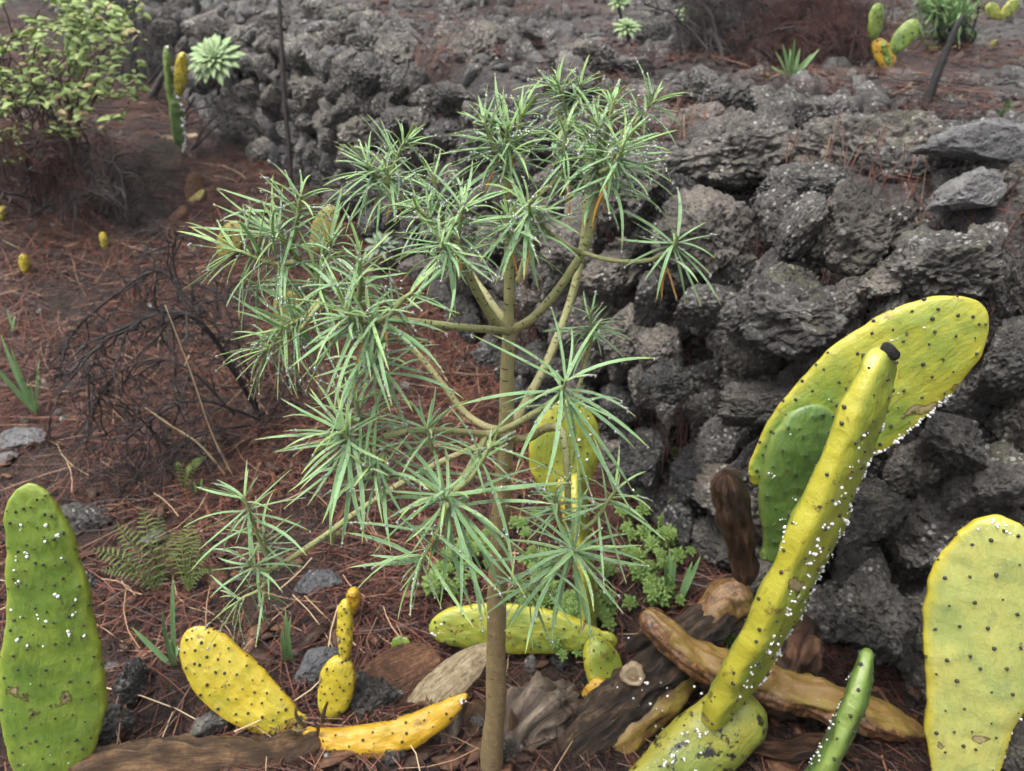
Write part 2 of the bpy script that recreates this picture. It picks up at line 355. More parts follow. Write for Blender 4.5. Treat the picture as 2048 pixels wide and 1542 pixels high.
def wood_mat(name, a_, b_, c_, rough=.45):
    n = NT(name)
    cb = n.t.nodes.new('ShaderNodeCombineXYZ'); n.inp(cb.inputs[0], n.math('MULTIPLY', n.attr('pu'), 5.)); n.inp(cb.inputs[1], n.math('MULTIPLY', n.attr('pw'), 5.)); n.inp(cb.inputs[2], n.math('ADD', n.math('MULTIPLY', n.attr('pv'), .55), n.math('MULTIPLY', n.rnd(), 40.)))
    fib = n.noise(2.2, 7, .72, cb.outputs[0]); st = n.noise(9, 8, .7); v = n.noise(90, 8, .75)
    cc = n.ramp(n.math('ADD', n.math('ADD', n.math('MULTIPLY', v, .35), n.math('MULTIPLY', st, .25)), n.math('MULTIPLY', fib, .4)), [(.41, a_), (.5, b_), (.58, c_)])
    s = n.attr('strip'); cc = n.mix(n.ramp(n.math('ADD', s, n.math('MULTIPLY', v, .5)), [(.35, .0), (1., .8)]), cc, a_)
    n.set(Base_Color=cc, Roughness=rough, Specular_IOR_Level=.4, Normal=n.bump(n.math('ADD', n.math('MULTIPLY', v, .6), n.math('ADD', fib, n.math('MULTIPLY', s, .6))), 1., .010))
wood_mat('dry_stem', (0.0324, 0.0187, 0.0115), (0.1512, 0.0828, 0.0396), (0.2880, 0.1872, 0.0936))
wood_mat('husk', (.17, .11, .065), (.42, .33, .20), (.56, .47, .31), .55)
wood_mat('dark_stem', (.012, .009, .007), (.058, .036, .022), (.17, .115, .07), .36)
wood_mat('brown_pad', (0.0216, 0.0130, 0.0094), (0.1152, 0.0540, 0.0288), (0.2376, 0.1224, 0.0648), .38)
wood_mat('orange_pad', (.07, .035, .02), (.24, .115, .055), (.36, .23, .15), .5)
wood_mat('tan_stump', (.045, .032, .024), (.22, .165, .12), (.40, .32, .24))
wood_mat('char', (.008, .007, .007), (.022, .019, .018), (.05, .043, .04), .45)
wood_mat('dead_twig', (.010, .008, .008), (.028, .022, .020), (.075, .060, .054), .5)
wood_mat('twig', (.016, .012, .011), (.045, .032, .028), (.10, .075, .065), .5)
wood_mat('red_twig', (.04, .018, .014), (.10, .045, .032), (.17, .085, .06), .5)
wood_mat('straw', (.25, .18, .10), (.40, .31, .18), (.5, .42, .26), .5)
n = NT('cut_wood')
n.set(Base_Color=n.ramp(n.math('ADD', n.attr('ring'), n.math('MULTIPLY', n.noise(120, 5), .25)), [(.1, (.16, .08, .03)), (.25, (.30, .17, .07)), (.4, (.17, .12, .07)), (.6, (.20, .15, .09)), (.85, (.33, .26, .17)), (1, (.25, .18, .11))]), Roughness=.6, Normal=n.bump(n.noise(150, 5), .6, .004))

# ------------------------------------------------------------------ ground sheet
def axis_x(m=380): u = np.linspace(-1, 1, m); return 1.9*u+20*np.sign(u)*np.abs(u)**5
def axis_y(m=420): u = np.linspace(0, 1, m); return -.8+6.6*u+21*u**6
gx, gy = axis_x(), axis_y(); GX, GY = np.meshgrid(gx, gy); fx, fy = GX.ravel(), GY.ravel()
GZ = H(fx, fy); ss = side(fx, fy)
nx = len(gx); ii = (np.arange(len(gy)-1)[:, None]*nx+np.arange(nx-1)[None]).ravel()
stony = np.clip((ss-.1)/.3, 0, 1)*np.clip(.62+.9*fbm(np.stack([fx*1.3, fy*1.3, 0*fx+40], -1), 3), 0, 1)
gm = mesh('ground', np.stack([fx, fy, GZ], -1), np.stack([ii, ii+1, ii+nx+1, ii+nx], -1), {'stony': stony})
tag(obj('ground', gm, 'soil'), kind='structure')

# ------------------------------------------------------------------ lava stones
def make_rock(k, sub=5, clink=1., facets=7, flat=(1, .82, .7)):
    r = np.random.default_rng(100+k); V, Fc = ico(sub); V = V.copy(); o = r.uniform(-40, 40, 3)
    V *= (1+.34*fbm(V*1.2+o, 2))[:, None]
    for _ in range(facets):
        nrm = unit(r.normal(size=3)); d = r.uniform(.5, .85); e = np.maximum(0, V@nrm-d); V -= .94*e[:, None]*nrm
    N0 = V/np.linalg.norm(V, axis=1)[:, None]
    wr = V+.05*np.stack([perlin(V*6+o), perlin(V*6+o+9), perlin(V*6+o+18)], -1)+.02*np.stack([perlin(V*17+o), perlin(V*17+o+9), perlin(V*17+o+18)], -1)
    rid = 1-np.abs(fbm(V*3.4+o, 5, .62))*2
    dsp = .10*clink*(.5-worley(wr*3.1+o))+.11*clink*(.5-worley(wr*6.5+o))+.12*clink*(rid-.6)+.10*fbm(V*3.2+o, 5, .68)
    if sub > 2: dsp = dsp-.075*clink*np.maximum(0, .42-worley(wr*8+o+50))*2+.05*clink*(.5-worley(wr*14+o))+.03*clink*fbm(V*26+o, 2)
    V = V+N0*dsp[:, None]; V *= np.array(flat); V /= np.abs(V).max(0).max()
    return mesh('stone', V, Fc)
ROCKS = [make_rock(k, sub=6, facets=9+k % 4, flat=(1, random.uniform(.82, .98), random.uniform(.72, .95))) for k in range(8)]
SMOOTH = [make_rock(40+k, sub=5, clink=.22, facets=12, flat=(1, .75, .55)) for k in range(4)]
for me in ROCKS: me.materials.append(MAT['lava'])
for me in SMOOTH: me.materials.append(MAT['slate'])
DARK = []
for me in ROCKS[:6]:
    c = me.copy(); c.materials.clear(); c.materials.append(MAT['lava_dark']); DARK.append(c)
def wall_pt(u):
    k = int(np.clip(np.searchsorted(CUM, u)-1, 0, len(SEG)-1)); t = (u-CUM[k])/SL[k]
    return FOOT[k]+SEG[k]*t, np.array([SEG[k][1], -SEG[k][0]])/SL[k], SEG[k]/SL[k]
stones = []                               # (location, scale xyz, rotation, kind)
rs = random.Random(11)
u0, u1 = 1.9, CUM[-2]+.4
zz = 0
row = 0
for row in range(9):
    u = u0+rs.random()*.15
    while u < u1:
        far = max(0, (u-5)/5)
        wdt = rs.choice([.085, .10, .12, .13, .15, .17, .21])*(1+.15*far)
        p, nn, tt = wall_pt(u+wdt/2); zb = float(np.interp(p[1], LY, LZ)); zt = float(np.interp(p[1]+.3, HY, HZ)); hgt = max(zt-zb, .3)
        rows = max(3, round(hgt/.118))
        if row < rows:
            f = (row+.35+rs.uniform(-.2, .2))/rows; s_ = .02+.20*f+rs.uniform(-.035, .035)
            x, y = p+nn*s_; z = zb+hgt*f
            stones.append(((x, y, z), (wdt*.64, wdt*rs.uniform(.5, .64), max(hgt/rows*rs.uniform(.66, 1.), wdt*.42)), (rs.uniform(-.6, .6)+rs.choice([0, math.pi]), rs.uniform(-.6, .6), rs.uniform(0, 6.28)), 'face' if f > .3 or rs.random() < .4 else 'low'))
        u += wdt*.98
# the broken top of the wall
for _ in range(190):
    u = rs.uniform(u0+.4, u1); s_ = rs.uniform(.20, 1.0)**1.0; p, nn, tt = wall_pt(u); x, y = p+nn*s_
    d = rs.choice([.06, .08, .10, .12, .15, .17])*(1.1-.35*s_); z = Hs(x, y, False)
    stones.append(((x, y, z+d*rs.uniform(-.15, .22)), (d, d*rs.uniform(.75, .98), d*rs.uniform(.6, .9)), (rs.uniform(-.6, .6)+rs.choice([0, math.pi]), rs.uniform(-.6, .6), rs.uniform(0, 6.3)), 'top'))
# a few that the eye picks out: the pale flat slab, the dark block below it, the big round one, the left clinker mass
PICKS = []; plain = list(stones)
def pick(px, py, Y, wpx, hpx, kind, rz=0., yd=.8):
    c = at(px, py, Y); m_ = mpp(c); wpx, hpx = wpx*.92, max(hpx*1.02, wpx*.58); PICKS.append((np.array(c), max(wpx, hpx)*m_*.56)); stones.append((tuple(c), (wpx*m_*.56, wpx*m_*.5*yd, hpx*m_*.56), (rs.uniform(-.12, .12), rs.uniform(-.12, .12), rz), kind))
pick(1955, 285, 1.60, 300, 120, 'slab', .2); pick(1930, 385, 1.50, 215, 170, 'slab', .5); pick(1690, 460, 1.52, 235, 205, 'big', .3)
pick(1965, 510, 1.36, 150, 130, 'big', 1.2); pick(1420, 460, 1.66, 250, 230, 'big', 2.2); pick(1590, 380, 1.75, 280, 120, 'big', .1); pick(1480, 300, 1.95, 300, 120, 'big', .4)
pick(1740, 300, 1.85, 300, 120, 'big', 2.9); pick(1560, 620, 1.42, 330, 150, 'big', .15); pick(1780, 560, 1.40, 220, 120, 'big', .7); pick(1400, 610, 1.58, 170, 120, 'big', .2)
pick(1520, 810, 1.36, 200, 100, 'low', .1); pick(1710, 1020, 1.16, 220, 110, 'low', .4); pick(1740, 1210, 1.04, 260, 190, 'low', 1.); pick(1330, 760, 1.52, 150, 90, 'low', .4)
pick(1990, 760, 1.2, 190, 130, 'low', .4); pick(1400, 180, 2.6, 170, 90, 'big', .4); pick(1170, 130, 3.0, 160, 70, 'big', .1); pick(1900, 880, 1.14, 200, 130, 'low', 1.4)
for s_ in plain:                          # no other stone may sit inside one of those
    if any(np.linalg.norm(np.array(s_[0])-c) < .42*r_+.22*max(s_[1]) for c, r_ in PICKS): stones.remove(s_)
wall = thing('dry_stone_wall', 'low dry stone wall of rough grey lava clinker running back from the right', 'stone wall', (.46, 1.42, 0))
def shown(st):
    x, y, d = proj(st[0]); s_ = max(st[1])/max(d, .1)
    return s_ if d > .1 and -150 < x < IW+150 and -150 < y < IH+150 else 0
stones.sort(key=shown, reverse=True)
stones = [s_ for s_ in stones if shown(s_) > 0]
def set_trs(o, loc, scl, rot): o.location = loc; o.scale = scl; o.rotation_euler = rot
rest = []
for i, (loc, scl, rot, kind) in enumerate(stones):
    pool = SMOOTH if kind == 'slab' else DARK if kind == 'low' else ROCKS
    me = pool[rs.randrange(len(pool))]
    if i < 300:
        o = bpy.data.objects.new('stone', me); C.objects.link(o); set_trs(o, loc, scl, rot); put(o, wall)
    else: rest.append((loc, scl, rot))
small = make_rock(77, sub=2)
bv = np.array([v.co[:] for v in small.vertices]); bf = np.array([p.vertices[:] for p in small.polygons])
# rubble: the leftovers plus chips lodged between and behind the big stones
mid = make_rock(79, sub=3); mv = np.array([v.co[:] for v in mid.vertices]); mf = np.array([p_.vertices[:] for p_ in mid.polygons])
V0, F0 = scatter(np.array([r_[0] for r_ in rest]), np.array([r_[1] for r_ in rest]), (mv, mf), 0, rotmats(len(rest))); pos, scl = [], []
for _ in range(2200):
    u = rs.uniform(u0+.2, u1); p, nn, tt = wall_pt(u); s_ = rs.uniform(.02, .3) if rs.random() < .45 else rs.uniform(.2, 1.5); x, y = p+nn*s_
    d = rs.uniform(.012, .05)*(1.6 if rs.random() < .2 else 1); z = Hs(x, y, False)+(rs.uniform(0, .1) if s_ < .3 else 0)
    pos.append((x, y, z)); scl.append((d, d*.9, d*.75))
V, Fc = scatter(np.array(pos), np.array(scl), (bv, bf), 0, rotmats(len(pos))); Fc = np.concatenate([Fc, F0+len(V)]); V = np.concatenate([V, V0])
tag(put(obj('rubble', mesh('rubble', V, Fc), 'lava'), wall), kind='stuff')

# loose stones on the ground
def loose(px, py, wpx, hpx, label, pool, rz=0., sink=.35, tilt=(0, 0)):
    p = ground(px, py); m_ = mpp(p); o = bpy.data.objects.new('rock', pool[abs(hash(label)) % 1 + (px*7+py) % len(pool)]); C.objects.link(o)
    sx, sz = wpx*m_*.55, hpx*m_*.62; set_trs(o, (p.x, p.y, p.z+sz*(1-2*sink)*.5), (sx, sx*.8, sz), (tilt[0], tilt[1], rz)); return tag(o, label, 'rock', 'loose stones on the needle litter')
loose(50, 880, 120, 50, 'flat grey-green slate stone at the left edge below the dead bush', SMOOTH, .1)
loose(15, 925, 60, 40, 'small grey stone half hidden under the flat slate at the left edge', SMOOTH, 1.)
loose(165, 1050, 110, 60, 'dark rough stone left of the fern', DARK, .4)
loose(172, 1185, 70, 60, 'wet dark stone beside the tall green cactus pad, below the fern', DARK, 1.2)
loose(318, 1085, 60, 60, 'smooth bluish stone behind the fern fronds', SMOOTH, .8)
loose(645, 1175, 100, 70, 'smooth mauve-grey stone under the long drooping branch', SMOOTH, .3, .3)
loose(650, 1345, 130, 130, 'slanting dark slate slab behind the two-segment yellow pad', SMOOTH, .6, .3, (.5, -.5))
loose(230, 1345, 60, 40, 'small grey-blue stone right of the green cactus pad', SMOOTH, .6)
loose(205, 1470, 130, 120, 'large black wet lava stone behind the foot of the green cactus pad', DARK, .6, .3)
loose(265, 1390, 90, 100, 'upright dark rock between green pad and leaning yellow pad', DARK, 1.6, .3)
loose(430, 1460, 90, 60, 'grey crusted stone under the leaning yellow pad', ROCKS, .6)
loose(740, 1405, 130, 90, 'dark stone left of the pale dry husk', DARK, .6)
loose(780, 1500, 110, 70, 'grey stone below the curved golden pad', DARK, 1.6)
loose(1010, 1510, 80, 80, 'small black stone just right of the trunk foot', DARK, .3)
loose(615, 690, 60, 45, 'small grey stone deep in the dead bush', SMOOTH, .3)
loose(1120, 1330, 60, 50, 'small dark stone right of the trunk under the rosettes', DARK, .9)
loose(1395, 1090, 80, 60, 'round wet stone at the foot of the wall behind the brown stub', ROCKS, .9)
loose(1660, 100, 110, 70, 'dark lava block beside the dead pine brush beyond the wall', DARK, .9)
loose(1300, 85, 80, 70, 'dark stone below the pale rosettes beyond the wall', DARK, .4)
# gravel beyond the wall and chips on the litter
pos, scl = [], []
while len(pos) < 5200:
    y = rs.uniform(.4, 7) if rs.random() < .3 else rs.uniform(1.8, 6.5); x = rs.uniform(-.9*y-.3, .95*y+.4)
    s_ = float(side(np.array([x]), np.array([y]))[0])
    if s_ < .25 and rs.random() > .10: continue
    d = rs.uniform(.006, .03)*(2.6 if s_ > .25 and rs.random() < .12 else 1); pos.append((x, y, Hs(x, y, False)+.2*d)); scl.append((d, d*.85, d*.7))
bm1 = make_rock(78, sub=1); bv1 = np.array([v.co[:] for v in bm1.vertices]); bf1 = np.array([p.vertices[:] for p in bm1.polygons])
V, Fc = scatter(np.array(pos), np.array(scl), (bv1, bf1), .1, rotmats(len(pos)))
tag(obj('gravel', mesh('gravel', V, Fc, smooth=False), 'lava'), 'loose grey lava gravel and chips strewn beyond the wall', 'gravel', kind='stuff')

# ------------------------------------------------------------------ fallen pine needles
def needles(n, xs, ys, name, label, keep=None, length=(.12, .24), wid=(.0006, .0011), lift=(.001, .014), tint=(0, .93), dirs=None):
    x, y = xs(n), ys(n)
    if keep is not None:
        k = keep(x, y); x, y = x[k], y[k]
    n = len(x); L = rng.uniform(*length, n); a = rng.uniform(0, 2*math.pi, n) if dirs is None else dirs(n); cv = rng.normal(0, .35, n); W = rng.uniform(*wid, n)
    t = np.linspace(-.5, .5, 4); ang = a[:, None]+cv[:, None]*t[None]
    px = x[:, None]+L[:, None]*t*np.cos(ang); py = y[:, None]+L[:, None]*t*np.sin(ang)
    lf = rng.uniform(*lift, n)[:, None]+rng.normal(0, .05, n)[:, None]*L[:, None]*t[None]
    pz = H(px.ravel(), py.ravel(), True).reshape(n, 4); tq = t[None]; sl = (pz*tq).sum(1)/(t*t).sum(); pz = pz.mean(1)[:, None]+sl[:, None]*tq+np.maximum(lf, 0)+.004
    ox, oy = -np.sin(ang)*W[:, None], np.cos(ang)*W[:, None]; tz = rng.normal(0, .4, n)[:, None]*W[:, None]
    A = np.stack([px+ox, py+oy, pz+tz], -1); B = np.stack([px-ox, py-oy, pz-tz], -1)
    V = np.stack([A, B], 2).reshape(-1, 3); b = (np.arange(n)[:, None]*8+np.arange(3)[None]*2).reshape(-1)
    Fc = np.stack([b, b+1, b+3, b+2], -1); tn = rng.uniform(*tint, n)+(rng.random(n) < .02)*.2
    o = obj(name, mesh(name, V, Fc, {'tint': np.repeat(np.clip(tn, 0, 1), 8)}), 'needle'); return tag(o, label, 'pine needles', kind='stuff')
def xs_(n): return rng.uniform(-1, 1, n)
Yl = None
def ys_l(n):
    global Yl; Yl = .35+5.8*rng.random(n)**.95; return Yl
def keep_low(x, y): return (side(x, y) < .12+.1*rng.normal(size=len(x))) & (rng.random(len(x)) < np.clip(.62+1.7*fbm(np.stack([x*2.6, y*2.6, 0*x], -1), 3), .10, 1)*np.clip(.35+(y-.9)*.55-.25*(x > .1), .22, 1))
N1 = 125000; yy = ys_l(N1); xx = rng.uniform(-1, .85, N1)*(.85*yy+.55)
needles(N1, lambda n: xx, lambda n: yy, 'pine_needle_litter', 'red-brown carpet of fallen pine needles left of the wall', keep_low)
N2 = 42000; y2 = 1.3+5.2*rng.random(N2)**.9; x2 = rng.uniform(-.7, 1, N2)*(.85*y2+.5)
needles(N2, lambda n: x2, lambda n: y2, 'pine_needle_drift', 'drifts of red pine needles lying on and beyond the wall top', lambda x, y: (side(x, y) > .2) & (fbm(np.stack([x*1.6, y*1.6, 0*x+20], -1), 3) > .08), lift=(.002, .05))

# ------------------------------------------------------------------ the main shrub
Y0 = .85
shrub = thing('succulent_shrub', 'tall rain-wet succulent shrub with narrow grey-green leaves on bare jointed stems, in the centre', 'shrub', tuple(at(985, 1575, Y0)))
def A3(p): return np.array(at(p[0], p[1], Y0+(p[2] if len(p) > 2 else 0)))
scars = MB()
def add_scars(P, rad, step=.011):
    T, U, W = frames(P); s_ = np.concatenate([[0], np.cumsum(np.linalg.norm(np.diff(P, axis=0), axis=1))]); k = 0; d = step
    while d < s_[-1]-.01:
        i = int(np.searchsorted(s_, d))-1; i = max(0, min(i, len(P)-2)); f = (d-s_[i])/(s_[i+1]-s_[i]+1e-9)
        p = P[i]*(1-f)+P[i+1]*f; r_ = rad[i]*(1-f)+rad[i+1]*f
        for q in range(2):
            an = k*2.4+q*2.2+random.uniform(-.3, .3); o_ = U[i]*math.cos(an)+W[i]*math.sin(an); sd = np.cross(T[i], o_); hw, hh = min(r_*random.uniform(.28, .5), .0042), .0008
            c0 = p+o_*r_*1.012+T[i]*random.uniform(-.003, .003); tl = random.uniform(-.25, .25)
            a_, b_ = sd*hw, T[i]*hh; b2 = T[i]*hw*tl
            dn = -o_*r_*.06
            scars.add([c0-a_-b2-b_+dn, c0-b_*1.2+o_*.0003, c0+a_+b2-b_+dn, c0+a_+b2+b_+dn, c0+b_*1.2+o_*.0003, c0-a_-b2+b_+dn], [(0, 1, 4, 5), (1, 2, 3, 4)])
        d += step*random.uniform(.6, 1.4); k += 1
def stem(name, pts, r0, r1, age0, age1, parent=shrub, sides=12, step=.011, bumps=.05, flare=None):
    P = spline([A3(p) for p in pts], 8); n = len(P); t = np.linspace(0, 1, n); rad = r0+(r1-r0)*t
    if flare: rad = rad*(1+flare*np.exp(-t*14))
    rad = rad*(1+.03*np.sin(t*40+len(pts))+.16*np.exp(-(t*n/2.2)**2))
    mb = MB(); tube(mb, P, rad, sides, True, bumps, age=age0+(age1-age0)*t); o = mb.build(name, 'bark', parent); add_scars(P[3:], rad[3:], step); return o, P
# (photo px, photo py, metres behind the trunk plane)
trunk_o, TP = stem('trunk', [(983, 1585), (984, 1500), (992, 1400), (992, 1300), (994, 1180), (1000, 1050), (1006, 960), (1012, 870), (1014, 760), (1017, 660)], .0195, .0082, 1., .42, sides=18, step=.016, flare=.25)
B = {}
def br(key, pts, r0, r1, a0, a1): B[key] = stem('branch', pts, r0*.64, r1*.70, a0, a1)
br('top', [(1017, 665), (1018, 590), (1018, 500), (1016, 420), (1014, 330), (1013, 300)], .0108, .0065, .38, .1)
br('top_right', [(1022, 660, 0), (1060, 640, -.01), (1100, 600, -.02), (1140, 545, -.03), (1167, 500, -.035), (1186, 440, -.035), (1195, 380, -.035), (1199, 320, -.035)], .0088, .0062, .42, .1)
br('far_right_twig', [(1163, 503, -.035), (1200, 516, -.05), (1250, 523, -.06), (1300, 520, -.07), (1338, 502, -.075)], .0042, .0036, .3, .05)
br('mid_right_twig', [(1164, 506, -.035), (1135, 492, -.05), (1100, 465, -.06), (1068, 430, -.07)], .0044, .0036, .3, .05)
br('left_horizontal', [(1016, 662, -.005), (985, 659, -.05), (930, 655, -.09), (860, 647, -.12), (800, 640, -.14), (755, 640, -.15)], .0072, .0052, .4, .12)
br('left_up', [(1016, 662, -.01), (985, 635, -.03), (955, 585, -.05), (930, 530, -.06), (912, 480, -.065), (905, 440, -.065)], .0088, .0062, .42, .08)
br('left_back', [(1012, 645, .01), (975, 595, .05), (935, 540, .09), (890, 485, .11), (840, 435, .12), (790, 385, .12), (765, 355, .12)], .0080, .0058, .42, .08)
br('back_tall', [(1025, 850, .02), (1060, 790, .06), (1100, 710, .11), (1138, 610, .15), (1163, 510, .16), (1173, 420, .16), (1176, 340, .16), (1160, 270, .16), (1140, 220, .16)], .0105, .0062, .42, .2)
br('left_long', [(1008, 862, .0), (965, 850, .03), (925, 820, .05), (880, 762, .06), (835, 708, .07), (775, 650, .07), (715, 598, .07), (650, 550, .07), (600, 520, .06)], .0082, .0055, .5, .15)
br('back_left_twig', [(700, 588, .07), (668, 555, .08), (650, 520, .08), (640, 490, .08)], .0045, .0038, .2, .05)
br('front_fork', [(1022, 872, 0), (1000, 874, -.045), (972, 870, -.075)], .0098, .0088, .55, .45)
br('front_right', [(972, 870, -.075), (1010, 858, -.10), (1060, 832, -.12), (1105, 803, -.13), (1126, 782, -.135)], .0066, .0048, .42, .05)
br('front_left', [(972, 870, -.075), (930, 864, -.10), (880, 861, -.12), (820, 862, -.13), (770, 874, -.13), (720, 900, -.13)], .0068, .0050, .42, .08)
br('front_down', [(972, 872, -.075), (955, 905, -.11), (935, 940, -.14), (910, 975, -.16), (895, 1000, -.165)], .0066, .0050, .40, .08)
br('drooping_left', [(1004, 884, .0), (950, 896, -.01), (880, 925, -.015), (800, 968, -.02), (720, 1020, -.02), (640, 1078, -.02), (580, 1118, -.02), (545, 1138, -.02)], .0072, .0058, .5, .08)
br('right_low', [(1020, 878, .01), (1055, 876, .02), (1095, 856, .0), (1122, 862, -.03), (1133, 920, -.045), (1136, 1000, -.05), (1138, 1070, -.055), (1142, 1105, -.07)], .0100, .0052, .5, .12)
br('right_twig', [(1110, 856, -.01), (1148, 800, .02), (1166, 745, .03), (1178, 690, .035), (1181, 650, .035)], .0048, .0038, .3, .08)
br('top_side', [(1034, 565, .02), (1046, 520, .03), (1052, 470, .03), (1056, 425, .03)], .0042, .0036, .25, .05)
br('upper_spur', [(1016, 440, .0), (1070, 398, -.02), (1105, 368, -.03), (1128, 340, -.035)], .0052, .0042, .2, .05)

